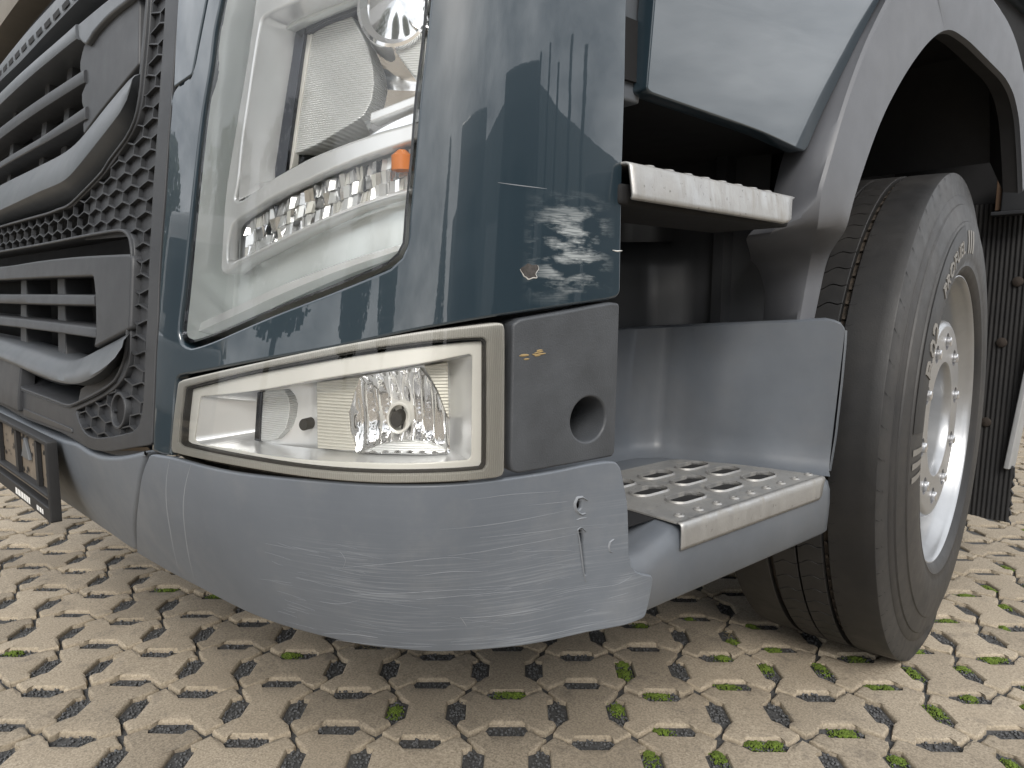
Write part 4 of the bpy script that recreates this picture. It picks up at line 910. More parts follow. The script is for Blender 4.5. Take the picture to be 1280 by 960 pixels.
# --- charcoal end block with the round opening
bh = D['block_hole_r']; hc = ((bh[0][0]+bh[1][0])/2, (D['block_hole'][0][1]+bh[2][1])/2); hr = (abs(bh[0][0]-bh[1][0])/2, abs(D['block_hole'][0][1]-bh[2][1])/2)
HO = ellipse(*hc, *hr, 44)
blk = plate('end_block', rounded(D['block'], .01, 38, .003), S, MAT['block'], truck, holes=[HO], d=.004, thick=.03, bev=.003, grid=.012, raw=True, hole_thick=.06)
blk['label'] = 'charcoal textured plastic block with a round hole beside the fog lamp'
V = [S(x, z, -.028) for x, z in HO]+[S(x, z, -.031) for x, z in HO]
plate('hole_floor', ellipse(hc[0], hc[1], hr[0]*1.3, hr[1]*1.3, 30), S, MAT['void'], blk, d=-.06, thick=.002, bev=0, grid=.02)
mb = MB(); mb.box(S(hc[0]-.01, hc[1]-.02, -.045), S(hc[0]+.02, hc[1]-.012, -.05)+Vector((.01, .02, .004)), 0, .001); mb.build('tow_eye_edge', MAT['alu'], blk)
mb = MB()
for k in range(9):
    a = rn.uniform(.20, .226); z = .690+rn.uniform(-.004, .004)+(a-.2)*-.15; ribbon(mb, [(a, z), (a-rn.uniform(.004, .012), z+rn.uniform(-.001, .002))], S if False else (lambda s, q, d=0: S(s, q, d+.0042)), .0018, .0005)
mb.build('yellow_scrape', plain('yellow_scrape', (.28, .20, .09), .8), blk, 0)['kind'] = 'stuff'

# --- bumper: scratched corner, middle piece
bumper = plate('bumper_corner', rounded(D['bumper'], .007, 38, .006), bumper_map, MAT['bumper'], truck, holes=[rounded(D[k], .002, 50, .0005) for k in ('hole1', 'hole2')], d=0, thick=.004, bev=.0022, grid=.011, raw=True, hole_thick=.002)
bumper['label'] = 'grey plastic bumper corner covered in scratches with two torn holes'
plate('hole_backing', [(.115,.46),(.165,.46),(.165,.55),(.115,.55)], bumper_map, MAT['void'], bumper, d=-.03, thick=.002, bev=0, grid=.03)
mb = MB()
for nm, w, d in (('tear1', .0040, .0022), ('tear2', .0016, .0016), ('tear3', .0026, .0015), ('tear4', .0020, .0008)):
    mb = MB(); ribbon(mb, D[nm], bumper_map, w, d); mb.build('torn_edge', MAT['scrape_and_highlight'], bumper, 30)
sfm = plain('pale_scuff', (.21, .22, .235), .6)
for k in ('arc1', 'arc2'):
    mb = MB(); ribbon(mb, D[k], bumper_map, .0018, .0002); mb.build('scuff_line', sfm, bumper, 0)
mb = MB(); k = 0
while 'scratch%d' % k in D: ribbon(mb, D['scratch%d' % k], bumper_map, .0011 if k < 3 else .0005, .0002); k += 1
for j in range(90):
    s0 = rn.uniform(.10, .50); z0 = rn.uniform(.376, .50); L = rn.uniform(.008, .05); sl = rn.gauss(.05, .08)
    ribbon(mb, [(s0, z0), (s0+L*.5, z0+L*sl*.5+rn.uniform(-.001, .001)), (s0+L, z0+L*sl)], bumper_map, rn.uniform(.0002, .0004), .0001)
scr = mb.build('scratches', MAT['scrape_and_highlight'], bumper, 0); scr['kind'] = 'stuff'
mid_out = [(.691,.5638)]+D['bumper_mid'][6::-1]+D['bumper_mid_l'][1:3]+[(2.7,.517),(2.7,.372),(1.37,.372),(1.2,.374),(1.01,.376),(.8895,.3795),(.834,.422),(.762,.4851),(.7205,.5297)]
bm_ = plate('bumper_middle', mid_out, bumper_map, MAT['bumper'], truck, d=-.002, thick=.02, bev=.006, grid=.014, fil=.008, step=.01)
# --- number plate holder
ph = [(1.036,.5275),(1.556,.5265),(1.556,.4015),(1.036,.4015)]
pm = lambda s, z, d=0.: S(s, z, .020+d)
pl = plate('number_plate_holder', ph, pm, MAT['black'], truck, holes=[[(1.045,.520),(1.548,.520),(1.548,.443),(1.045,.443)], [(1.045,.438),(1.548,.438),(1.548,.4235),(1.045,.4235)]], d=0, thick=.013, bev=.002, grid=.02, fil=.004)
pl['label'] = 'empty black number plate holder at the bottom of the front'
plate('back_plate', [(1.045,.52),(1.55,.52),(1.55,.408),(1.045,.408)], pm, plain('brown_grey_plastic', (.13, .105, .08), .6, dust=.4, dcol=(.3, .25, .19)), pl, d=-.012, thick=.004, bev=.001, grid=.02)
for s0, w in ((1.115, .014), (1.245, .016), (1.375, .014), (1.47, .014)):
    mb = MB(); mb.add([pm(s0+a*w, z, d) for d in (-.011, -.005) for z in (.443, .515) for a in (0, 1)], [(4,5,7,6),(0,4,6,2),(1,3,7,5),(0,1,5,4),(2,6,7,3)]); mb.build('holder_rib', MAT['black'], pl)
mb = MB(); rp_ = random.Random(2)
for j in range(90):
    s0 = rp_.uniform(1.055, 1.53); z0 = rp_.uniform(.447, .511); r = rp_.uniform(.0022, .0045)
    mb.add([pm(s0+r*math.cos(a), z0+r*math.sin(a), -.0105) for a in [k*math.pi/4 for k in range(8)]], [tuple(range(8))])
mb.build('slots', MAT['void'], pl, 0)['kind'] = 'stuff'
plate('triangle_emblem', [(1.175,.475),(1.225,.475),(1.20,.510)], pm, MAT['grille_bar'], pl, d=-.006, thick=.004, bev=.001, grid=.02, fil=.001)
mb = MB()
for s0, s1 in ((1.075,1.083),(1.086,1.097),(1.100,1.105),(1.107,1.114),(1.155,1.166),(1.169,1.180),(1.183,1.195),(1.198,1.214),(1.217,1.235),(1.238,1.252)):
    z0, z1 = (.4075, .4155) if s0 < 1.12 else (.4065, .4175)
    mb.add([pm(a, z, .0004) for a in (s0, s1) for z in (z0, z1)], [(0,2,3,1)])
mb.build('white_lettering', MAT['white'], pl, 0)['kind'] = 'stuff'
ROWS = ('bar_t','bar_b','sl1_t','sl1_b','sl2_t','sl2_b','lb_t','lb_r','lb_b','rail_t','rail_m','rail_b','ls1_t','ls1_b','ls2_t','ls2_b','llb_t','llb_r','llb_b')
for k in ROWS:
    q = sorted([p for p in D[k] if p[0] < 1.8], key=lambda p: -p[0]) if k[0] != 'l' or k[:2] == 'ls' else [p for p in D[k] if p[0] < 1.8]
    D[k] = [(2.65, q[0][1])]+(rounded(q, .01, 60, 0, closed=False) if len(q) > 2 else q)
# --- grille: frame with two openings, honeycomb, slats and bars
FR = [p for p in D['frame'] if p[0] < 2.65 and p[1] < 1.2]
fr_out = [(.7047,1.45)]+FR+[(2.7,.531),(2.7,1.45)]
CB = [(.752,1.40)]+D['comb']+[(.80,1.25),(.80,1.40)]
UP = [(.81,1.40)]+[p for p in D['up_open'] if p[0] < 2.64 and p[1] < 1.2]+[(2.68,.8797),(2.68,1.40)]
comb_hole = [p for p in CB if p[0] < 2.65]
i0 = max(range(len(comb_hole)), key=lambda i: comb_hole[i][0])
comb_hole = [(min(p[0], 2.66), p[1]) for p in CB]
grille = plate('grille', fr_out, S, MAT['grille'], truck, holes=[comb_hole, UP, [(min(p[0], 2.68), p[1]) for p in D['lo_open']]], d=0, thick=.006, bev=.0016, grid=.03, fil=.005, step=.01, hole_thick=.012)
grille['label'] = 'dark grey plastic grille with honeycomb edges and horizontal slats'
# honeycomb: recessed floor plus raised walls
def clip_run(a, b, poly, n=12):
    k = [inside(poly, a[0]+(b[0]-a[0])*i/n, a[1]+(b[1]-a[1])*i/n) for i in range(n+1)]
    if not any(k): return None
    i = k.index(True); j = n-k[::-1].index(True)
    if j <= i: return None
    f = lambda t: (a[0]+(b[0]-a[0])*t/n, a[1]+(b[1]-a[1])*t/n)
    return f(i), f(j)
CBs = rounded(comb_hole, .012, 38, .004)
eye_o = ellipse(.7912, .600, .0255, .0235, 30)
mb = MB(); w, hrow = .0545, .0187; seen = set()
for r in range(-2, 46):
    for c in range(0, 50):
        x = .70+c*w+(r % 2)*w/2; z = .535+r*hrow
        if x > 2.66 or z > 1.42: continue
        a = hrow*.335
        hexp = [(x, z+2*a), (x+w/2, z+a), (x+w/2, z-a), (x, z-2*a), (x-w/2, z-a), (x-w/2, z+a)]
        for i in range(6):
            p, q = hexp[i], hexp[(i+1) % 6]; key = (round((p[0]+q[0])*500), round((p[1]+q[1])*500))
            if key in seen: continue
            seen.add(key); run = clip_run(p, q, CBs)
            if run is None: continue
            p, q = run
            m_ = ((p[0]+q[0])/2, (p[1]+q[1])/2)
            if inside(eye_o, *m_): continue
            d_ = Vector((q[0]-p[0], q[1]-p[1]));
            if d_.length < .001: continue
            d_.normalize(); nn = Vector((-d_.y, d_.x))*.0011; e = d_*.0012
            A4 = [(p[0]-e.x+nn.x, p[1]-e.y+nn.y), (q[0]+e.x+nn.x, q[1]+e.y+nn.y), (q[0]+e.x-nn.x, q[1]+e.y-nn.y), (p[0]-e.x-nn.x, p[1]-e.y-nn.y)]
            mb.add([S(*t, -.0085) for t in A4]+[S(t[0]*.75+m_[0]*0+(.25*((A4[k][0]+A4[3-k][0])/2)), t[1]*.75+.25*((A4[k][1]+A4[3-k][1])/2), -.0015) for k, t in enumerate(A4)],
                   [(4,5,6,7),(0,1,5,4),(2,3,7,6),(1,2,6,5),(3,0,4,7)])
mb.build('honeycomb', MAT['grille'], grille, 30)['kind'] = 'stuff'
floor_poly = [p for p in CBs if p[0] < 1.02]
plate('honeycomb_floor', [(.71,1.42),(.71,.56),(.74,.545),(.92,.535),(.985,.57),(.97,.61),(.80,.66),(.80,.82),(1.005,.825),(.985,.905),(.83,.965),(.815,1.42)], S, MAT['grille'], grille, d=-.0082, thick=.004, bev=0, grid=.03, fil=0)
# sensor eye
plate('sensor_ring', eye_o, S, MAT['grille'], grille, holes=[ellipse(.7912, .600, .0215, .0198, 30)], d=.0005, thick=.010, bev=.001, grid=.01, raw=True, hole_thick=.006)
plate('sensor_floor', ellipse(.7912, .600, .023, .021, 24), S, MAT['void'], grille, d=-.0060, thick=.002, bev=0, grid=.01)
# lips round the two openings
for nm, pts in (('upper_lip', UP), ('lower_lip', [(min(p[0], 2.68), p[1]) for p in D['lo_open']])):
    q = [p for p in rounded(pts, .01, 38, .01)]; q = ccw(q)
    plate(nm, offset(q, -.003), S, MAT['grille'], grille, holes=[offset(q, .001)], d=.0035, thick=.01, bev=.0016, grid=.01, raw=True, hole_thick=.055)
# dark space behind
plate('grille_back', [(.70,.52),(2.7,.52),(2.7,1.45),(.70,1.45)], S, MAT['void'], grille, d=-.10, thick=.004, bev=0, grid=.06)
# upper opening
plate('grille_insert', D['insert'][:6]+D['insert'][6:], S, MAT['grille'], grille, d=-.006, thick=.05, bev=.003, grid=.02, fil=.004)
plate('insert_upper', [(.80,1.14),(.80,1.40),(.905,1.40),(.905,1.14)], S, MAT['grille'], grille, d=-.0075, thick=.05, bev=.003, grid=.02, fil=.004)
plate('insert_corner', D['insert_cap'], S, MAT['grille_bar'], grille, d=.004, thick=.04, bev=.004, grid=.02, fil=.006)
def bar(name, t, b, d0, d1, mat, back=.05, under=None):
    rows = [(shift(t, 0, .002), d0-back), (shift(t, 0, .001), d0-.004), (t, d0), (lerp_rows(t, b, .12, 60), d0+.0015), (lerp_rows(t, b, .88, 60), d1+.0015), (b, d1), (shift(b, 0, -.001), d1-.005), (shift(b, 0, -.004), d1-back)]
    return loft(name, rows, S, MAT[mat], grille, 60, curve=False)
bar('grille_bar', D['bar_t'], D['bar_b'], .006, .006, 'grille_bar', .06)
bar('slat', D['sl1_t'], D['sl1_b'], -.003, -.003, 'grille'); bar('slat', D['sl2_t'], D['sl2_b'], -.003, -.003, 'grille')
loft('chrome_bar', [(shift(D['lb_t'], 0, .002), -.05), (D['lb_t'], -.005), (lerp_rows(D['lb_t'], D['lb_r'], .5, 80), .007), (lerp_rows(D['lb_t'], D['lb_r'], .93, 80), .013), (lerp_rows(D['lb_r'], D['lb_b'], .12, 80), .012), (D['lb_b'], -.014), (shift(D['lb_b'], 0, 0), -.06)], S, MAT['grille_bar'], grille, 80, smooth=50, curve=False)
loft('top_rail', [(shift(D['rail_t'], 0, .002), -.05), (D['rail_t'], 0), (D['rail_m'], .003), (D['rail_b'], 0), (shift(D['rail_b'], 0, -.004), -.06)], S, MAT['grille_bar'], grille, 60, curve=False)
mb = MB()
for k in range(25):
    s0 = 1.13+k*.058; z0 = 1.2105; a = .024; b = .0075
    mb.add([S(s0+x*a, z0+y*b, .0034) for x, y in ((-1, -.7), (.6, -.9), (1, .7), (-.6, .9))], [(0,1,2,3)])
mb.build('rail_slots', MAT['void'], grille, 0)['kind'] = 'stuff'
loft('upper_brow', [([(.85,1.315),(2.7,1.315)], -.05), ([(.85,1.315),(2.7,1.315)], .010), ([(.85,1.345),(2.7,1.345)], .016), ([(.85,1.45),(2.7,1.45)], .016)], S, plain('brown_grey_trim', (.16, .14, .11), .6), grille, 40)
for s0, z0, z1 in ((1.40, .985, 1.20), (1.68, .985, 1.20), (1.25, .985, 1.20)):
    plate('grille_post', [(s0, z0), (s0+.03, z0), (s0+.03, z1), (s0, z1)], S, MAT['grille'], grille, d=-.034, thick=.04, bev=.002, grid=.04, fil=.002)
# lower opening
plate('lower_insert', [(2.68,.815)]+[p for p in D['lo_insert'] if p[0] < 2.65][:9]+[(.888,.6735),(.884,.69),(.900,.7449),(.915,.770),(1.2,.7715),(2.68,.7715)], S, MAT['grille'], grille, d=.004, thick=.05, bev=.004, grid=.02, fil=.005)
bar('slat', D['ls1_t'], D['ls1_b'], .001, .001, 'grille'); bar('slat', D['ls2_t'], D['ls2_b'], .001, .001, 'grille')
for s0 in (1.155, 1.405):
    plate('grille_post', [(s0-.022, .648), (s0+.022, .648), (s0+.022+.04, .774), (s0-.022+.04, .774)], S, MAT['grille'], grille, d=-.028, thick=.04, bev=.002, grid=.04, fil=.002)
loft('lower_bar', [(shift(D['llb_t'], 0, .002), -.05), (D['llb_t'], -.002), (lerp_rows(D['llb_t'], D['llb_r'], .5, 80), .010), (lerp_rows(D['llb_t'], D['llb_r'], .93, 80), .015), (lerp_rows(D['llb_r'], D['llb_b'], .15, 80), .013), (D['llb_b'], -.022), (D['llb_b'], -.06)], S, MAT['grille_bar'], grille, 80, smooth=50, curve=False)
# ledge under the lower bar and the centre recess
loft('lower_ledge', [([(.80,.645),(.85,.626),(.96,.598),(1.0,.592),(1.26,.592)], -.06), ([(.80,.640),(.85,.6205),(.9613,.5913),(.9954,.5863),(1.2625,.5855)], -.001), ([(.80,.636),(.85,.6165),(.9613,.5875),(.9954,.5828),(1.2625,.582)], .0032)], S, MAT['grille'], grille, 30)
plate('centre_pad', [(1.26,.545),(1.26,.622),(1.29,.632),(1.45,.632),(1.45,.545)], S, MAT['grille'], grille, d=.006, thick=.02, bev=.003, grid=.03, fil=.004)
plate('centre_recess', [(.97,.5475),(.972,.5535),(1.25,.5515),(1.25,.539)], S, MAT['dark'], grille, d=.0012, thick=.002, bev=.0008, grid=.03, fil=.002)
mb = MB(); mb.add([S(.705+.02*k, .5655-.0032*k, -.004) for k in range(8)]+[S(.705+.02*k, .556-.0027*k, -.012) for k in range(8)], [(k, k+1, k+9, k+8) for k in range(7)]); mb.build('edge_gap', plain('rusty_gap', (.12, .085, .05), .8), grille, 0)

# ------------------------------------------------------------------ side of the cab
def rows3(name, rows, mat, parent, n=40, smooth=40, ends=False):
    V = []
    for r in rows:
        P = [Vector(p) for p in r]; s = [0.]
        for i in range(1, len(P)): s.append(s[-1]+(P[i]-P[i-1]).length)
        for k in range(n):
            t = s[-1]*k/(n-1); i = min(max(bisect_right(s, t)-1, 0), len(P)-2); q = (t-s[i])/max(s[i+1]-s[i], 1e-9); V.append(P[i].lerp(P[i+1], q))
    F = [(r*n+i, r*n+i+1, (r+1)*n+i+1, (r+1)*n+i) for r in range(len(rows)-1) for i in range(n-1)]
    return mesh(name, V, F, mat, parent, smooth)
def X3(p, X): return [(X, y, z) for y, z in p]
# door skin
dr = [p for p in D['door'] if True]
door_out = [(.640,1.75)]+dr[1:11]+[(1.235,1.2777),(1.40,1.42),(1.52,1.46),(1.9,1.46),(1.9,1.75)]
def door_d(y, z):
    e = lin(z, [.95, 1.1, 1.3], [0., .012, .02]); return -.012+e
door = plate('door', door_out, side(-.515), MAT['paint'], truck, d=0, thick=.02, bev=.002, grid=.03, fil=.008, step=.012, dfun=door_d)
mb = MB(); mb.box((-.60, .612, .965), (-.545, .655, 1.75), 0, .004); mb.build('door_pillar', MAT['step_grey'], truck)
mb = MB(); mb.box((-.75, .60, .955), (-.60, .66, 1.75), 0, .004); mb.build('pillar_inner', MAT['dark'], truck)
# wheel arch: rows follow the arch from its foot at the step, over the wheel, down behind it
def rescale(p, X0, X1): return (X1, p[0]*X1/X0, .745+(p[1]-.745)*X1/X0)
def foot(pts, X0, xs):
    return [rescale(p, X0, x) for p, x in zip(pts, xs)]
fa = foot(D['fa'], -.53, [-.64,-.63,-.62,-.56,-.555,-.545]+[-.53]*20)
fb = foot(D['fb'], -.50, [-.575,-.575,-.565,-.515,-.508,-.502]+[-.50]*20)
fc = foot(D['fc'], -.50, [-.562,-.562,-.552,-.508,-.502,-.497]+[-.495]*20)
fd = foot(D['fd'], -.50, [-.56,-.56,-.552,-.508,-.502,-.500]+[-.498]*20)
fa2 = [(-.53, y+.02, z+.035) for y, z in D['fb2']]; fb2 = X3(D['fb2'], -.50); fd2 = X3(D['fd2'], -.498)
def rs(P, n):
    P = [Vector(p) for p in P]; s = [0.]
    for i in range(1, len(P)): s.append(s[-1]+(P[i]-P[i-1]).length)
    out = []
    for k in range(n):
        t = s[-1]*k/(n-1); i = min(max(bisect_right(s, t)-1, 0), len(P)-2); out.append(P[i].lerp(P[i+1], (t-s[i])/max(s[i+1]-s[i], 1e-9)))
    return out
def smooth3(P, it=6):
    P = list(P)
    for _ in range(it): P = [P[0]]+[P[i-1]*.25+P[i]*.5+P[i+1]*.25 for i in range(1, len(P)-1)]+[P[-1]]
    return P
def foot_rs(P): return rs(P[:6], 26)+smooth3(rs(P[5:], 36), 8)[1:]
A_ = foot_rs(fa)+rs(fa2, 40)[1:]; B3 = foot_rs(fb)+rs(fb2, 40)[1:]; D3 = foot_rs(fd)+rs(fd2, 40)[1:]
c2 = [p.lerp(q, .55)+Vector((.004, 0, 0)) for p, q in zip(rs(fb2, 40), rs(fd2, 40))]
C3 = foot_rs(fc)+c2[1:]
A_, B3, C3, D3 = [smooth3(q, 3) for q in (A_, B3, C3, D3)]
AB = [p.lerp(q, .55)+Vector((.006, 0, 0)) for p, q in zip(A_, B3)]
R1_ = [p+Vector((-.006, .003, -.002)) for p in D3]; R2_ = [p+Vector((-.010, .004, -.003)) for p in D3]
B2_ = [p.lerp(q, .06)+Vector((.004, 0, 0)) for p, q in zip(B3, C3)]
A0_ = [p+Vector((-.05, .02, 0)) for p in A_]
V = [v for r in (A0_, A_, AB, B3, B2_, C3, D3, R1_, R2_) for v in r]; n = len(A_)
F = [(r*n+i, r*n+i+1, (r+1)*n+i+1, (r+1)*n+i) for r in range(8) for i in range(n-1)]
arch = mesh('wheel_arch', V, F, MAT['arch_grey'], truck, 32)
arch['label'] = 'grey plastic wheel arch curving over the front tyre'
# liner inside the arch
R3_ = [p+Vector((-.0095, .0055, -.001)) for p in D3]
V = [v for r in (R3_, [p+Vector((-.03, .0, .004)) for p in R3_], [p+Vector((-.07, .03, .17*min(1, max(0, (p.z-.85)/.3)))) for p in R3_], [p+Vector((-.62, .03, .17*min(1, max(0, (p.z-.85)/.3)))) for p in R3_]) for v in r]
mesh('arch_liner', V, [(r*n+i, r*n+i+1, (r+1)*n+i+1, (r+1)*n+i) for r in range(3) for i in range(n-1)], MAT['liner'], truck)
mb = MB(); mb.box((-1.2, 1.05, .35), (-1.12, 2.5, 1.4)); mb.box((-1.2, 2.37, .5), (-.50, 2.41, 1.46)); mb.build('inner_wing', MAT['void'], truck)
mb = MB(); mb.box((-.66, 1.99, 1.245), (-.612, 2.0, 1.31), 0, .004); mb.box((-.80, 1.99, 1.238), (-.615, 2.01, 1.252), 0, .003); mb.build('liner_bracket', plain('blue_grey_bracket', (.05, .065, .085), .6), truck)
mb = MB(); mb.box((-.655, 2.30, .992), (-.64, 2.33, 1.09), 0, .002); mb.build('bracket', plain('rusty_bracket', (.10, .06, .035), .8), truck)
# upper step well behind the upper step
inn = [(-.60,.612),(-.70,.63),(-.80,.68),(-.838,.78),(-.842,.95),(-.82,1.03),(-.765,1.075),(-.70,1.098),(-.645,1.115)]
rows3('step_recess', [[(x, y, .62) for x, y in inn], [(x, y, .80) for x, y in inn], [(x-.02 if x < -.70 else x, y, .835) for x, y in inn], [(x-.07 if x < -.70 else x, y, .85) for x, y in inn], [(x-.07 if x < -.70 else x, y, .99) for x, y in inn], [(x-.07 if x < -.70 else x, y, 1.1) for x, y in inn]], MAT['dark'], truck, 60, 45)
mb = MB(); mb.box((-.95, .62, .985), (-.54, 1.12, 1.05)); mb.build('recess_roof', MAT['void'], truck)
mb = MB(); mb.box((-.72, 1.07, .60), (-.70, 1.12, 1.0)); mb.build('recess_end', MAT['dark'], truck)
# --- upper step: worn aluminium grip over a dark core
y0, y1, zt, zb = .594, .942, .889, .852
prof = [(-.600, .8745), (-.560, .8862), (-.548, .8885), (-.522, .8902), (-.511, .8896), (-.5065, .8876), (-.5048, .8840), (-.5000, .8560), (-.4998, .8515), (-.5020, .8490)]
V = []; ys = [y0, y0+.004, y1-.05, y1-.02, y1-.006, y1]
rows = []
for k in range(25):
    t = k/24; y = y0+(y1-y0)*t
    q = []
    for j, (x, z) in enumerate(prof):
        f = j/(len(prof)-1); yy = y-(.038*max(0, (f-.55)/.45)*t**6)
        q.append((x, yy, z-.003*t))
    rows.append(q)
V = [Vector(p) for r in rows for p in r]; n = len(prof); F = [(r*n+i, r*n+i+1, (r+1)*n+i+1, (r+1)*n+i) for r in range(24) for i in range(n-1)]
ustep = mesh('upper_step', V, F, MAT['alu'], truck, 50); ustep.modifiers.new('solid', 'SOLIDIFY').thickness = .003; ustep.modifiers['solid'].offset = -1
ustep['label'] = 'worn aluminium upper step with punched studs'
st_p = [(.0085, 0), (.0080, .004), (.0055, .0062), (.0042, .003), (.0005, .002)]; st0 = None
for k in range(8):
    y = .655+k*.036
    for M in (Matrix.Translation((-.530, y, .8895-.003*(y-.59)/.35)) @ Matrix.Rotation(.12, 4, 'Y'), Matrix.Translation((-.575, y+.018, .8835-.003*(y-.59)/.35)) @ Matrix.Rotation(.25, 4, 'Y')):
        if st0 is None: mb = MB(); mb.lathe(st_p, 14, Matrix()); st0 = mb.build('grip_stud', MAT['alu'], ustep, 40); o = st0
        else: o = bpy.data.objects.new('grip_stud', st0.data); C.objects.link(o); o.parent = ustep
        o.matrix_local = M
mb = MB(); mb.box((-.64, .588, .845), (-.522, .603, .886), 0, .006); mb.build('step_end_cap', MAT['dark'], ustep)
mb = MB(); mb.box((-.64, .59, .845), (-.515, .945, .868), 0, .006); mb.build('step_core', MAT['void'], ustep)
# --- lower step: housing, well wall, perforated plate
zs = .4745
def hx(y): return -.502-.018*max(0, (.70-y)/.08)**2*.3
rows = []
for y in [.598+.504*k/50 for k in range(51)]:
    tp = zs-.004-(.018*min(1, max(0, (.705-y)/.06)))
    e = max(0, (y-1.088)/.014); inx = -.502-.010*e*e; dn = max(0, (.612-y)/.014); inx -= .008*dn*dn
    lo = .3765
    rows.append([(-.80, y, lo+.02), (-.56, y, lo), (inx-.006, y, lo), (inx-.001, y, lo+.006), (inx+.001, y, lo+.05), (inx, y, tp-.022), (inx-.004, y, tp-.009), (inx-.013, y, tp-.002), (inx-.028, y, tp), (-.80, y, tp)])
V = [Vector(p) for r in rows for p in r]; n = 10
F = [(r*n+i, r*n+i+1, (r+1)*n+i+1, (r+1)*n+i) for r in range(50) for i in range(n-1)]+[tuple(range(n)), tuple(50*n+i for i in range(n))]
sh_ = mesh('step_housing', V, F, MAT['step_grey'], truck, 40); sh_['label'] = 'grey moulded step housing below the cab with a metal tread'
bot = [(-.80,.60,.475),(-.802,.80,.475),(-.798,.96,.475),(-.775,1.003,.475),(-.735,1.020,.475),(-.6826,1.030,.475),(-.60,1.062,.475),(-.535,1.094,.475),(-.512,1.104,.475)]
top3 = [(-.80,.60,.676),(-.808,.80,.684),(-.800,.955,.692),(-.775,1.005,.695),(-.735,1.026,.698),(-.68,1.044,.702),(-.595,1.080,.708),(-.528,1.107,.7135),(-.512,1.112,.7090),(-.505,1.114,.6990)]
fil_ = [(x+.022*(1 if x < -.7 else .5), y-.018*(0 if y < .9 else 1), .4708) for x, y, z in bot]
f2 = [(x+.006*(1 if x < -.7 else .5), y-.006*(0 if y < .9 else 1), .4775) for x, y, z in bot]
mid_ = [(a[0]*.5+b[0]*.5, a[1]*.5+b[1]*.5, .52) for a, b in zip(bot, top3)]
m1 = [(a[0]*.85+b[0]*.15, a[1]*.85+b[1]*.15, .494) for a, b in zip(bot, top3)]
lip1 = [(x-.003, y+.004, z+.0035) for x, y, z in top3]; lip2 = [(x-.012, y+.014, z+.004) for x, y, z in top3]; lip3 = [(x-.018, y+.020, z-.004) for x, y, z in top3]; lip4 = [(x-.018, y+.022, z-.20) for x, y, z in top3]
well = rows3('step_well', [fil_, f2, m1, mid_, top3, lip1, lip2, lip3, lip4], MAT['step_grey'], sh_, 70, 50)
# outer end of the well wall: closes the rounded vertical edge
eb = [(-.512,1.104,.475),(-.508,1.108,.53),(-.505,1.111,.62),(-.5045,1.1135,.68),(-.505,1.114,.6990)]
rows3('well_edge', [eb, [(x+.001, y+.006, z-.001) for x, y, z in eb], [(x-.004, y+.016, z-.003) for x, y, z in eb], [(x-.018, y+.024, z-.006) for x, y, z in eb]], MAT['step_grey'], sh_, 20, 60)
def obround(cx, cy, L, W, n=8):
    r = W/2; h_ = L/2-r; return [(cx+r*math.cos(a), cy+h_+r*math.sin(a)) for a in [math.pi*k/n for k in range(n+1)]]+[(cx-r*math.cos(a), cy-h_-r*math.sin(a)) for a in [math.pi*k/n for k in range(n+1)]]
HC = [(x, y+o) for x, o in ((-.5635, .0), (-.6175, -.012), (-.6695, -.022)) for y in (.797, .890, .983)]+[(-.6175, .692), (-.6695, .682)]
sp = plate('step_plate', [(-.503,.700),(-.503,1.066),(-.535,1.062),(-.62,1.036),(-.706,.993),(-.7225,.973),(-.7245,.85),(-.7245,.62),(-.66,.62),(-.587,.700)], top(zs), MAT['alu'], sh_, holes=[obround(x, y, .066, .030) for x, y in HC]+[ellipse(x, y, .0038, .0038, 10) for x, y in ((-.521, .724+.0415*k) for k in range(9))], d=.0, thick=.002, bev=.0006, grid=.03, fil=.006, step=.01, hole_thick=.004)
sp['label'] = 'worn perforated aluminium tread plate'
mb = MB(); o_ = obround(0, 0, .0725, .0365); m_ = obround(0, 0, .0690, .0330); i_ = obround(0, 0, .066, .030); n = len(o_)
mb.add([(a, b, .0002) for a, b in o_]+[(a, b, .0030) for a, b in m_]+[(a, b, .0026) for a, b in i_]+[(a, b, -.006) for a, b in i_], [(r*n+i, r*n+(i+1) % n, (r+1)*n+(i+1) % n, (r+1)*n+i) for r in range(3) for i in range(n)])
for k, (x, y) in enumerate(HC):
    if k == 0: o = rim0 = mb.build('hole_rim', MAT['alu'], sh_, 40)
    else: o = bpy.data.objects.new('hole_rim', rim0.data); C.objects.link(o); o.parent = sh_
    o.matrix_local = Matrix.Translation((x, y, zs))
mb = MB(); mb.lathe([(.0072, .0002), (.0058, .0018), (.0042, .0024), (.0038, .0)], 12, Matrix())
for k in range(9):
    if k == 0: o = dm0 = mb.build('dimple', MAT['alu'], sh_, 40)
    else: o = bpy.data.objects.new('dimple', dm0.data); C.objects.link(o); o.parent = sh_
    o.matrix_local = Matrix.Translation((-.521, .724+.0415*k, zs))
fl = [(-.503,.700),(-.503,1.066)]
V = []; prof = [(-.506, .0005), (-.5005, -.0004), (-.4985, -.003), (-.4978, -.008), (-.4978, -.0225), (-.4985, -.0262)]; nn = 30
for k in range(nn+1):
    t = k/nn; 
    for j, (x, z) in enumerate(prof):
        y = .699+(.367*t); f = max(0, (j-2)/3); y += .0 if t < .5 else -.016*f*max(0, (t-.8)/.2)**2; zz = z*(1.28)
        V.append((x, y, zs+zz))
F = [(r*6+i, r*6+i+1, (r+1)*6+i+1, (r+1)*6+i) for r in range(nn) for i in range(5)]
flo = mesh('plate_flange', V, F, MAT['alu'], sh_, 50); flo.modifiers.new('solid', 'SOLIDIFY').thickness = .002
mb = MB(); mb.box((-.70, .65, zs-.0040), (-.54, 1.03, zs-.0030)); mb.build('step_cavity', MAT['void'], sh_)
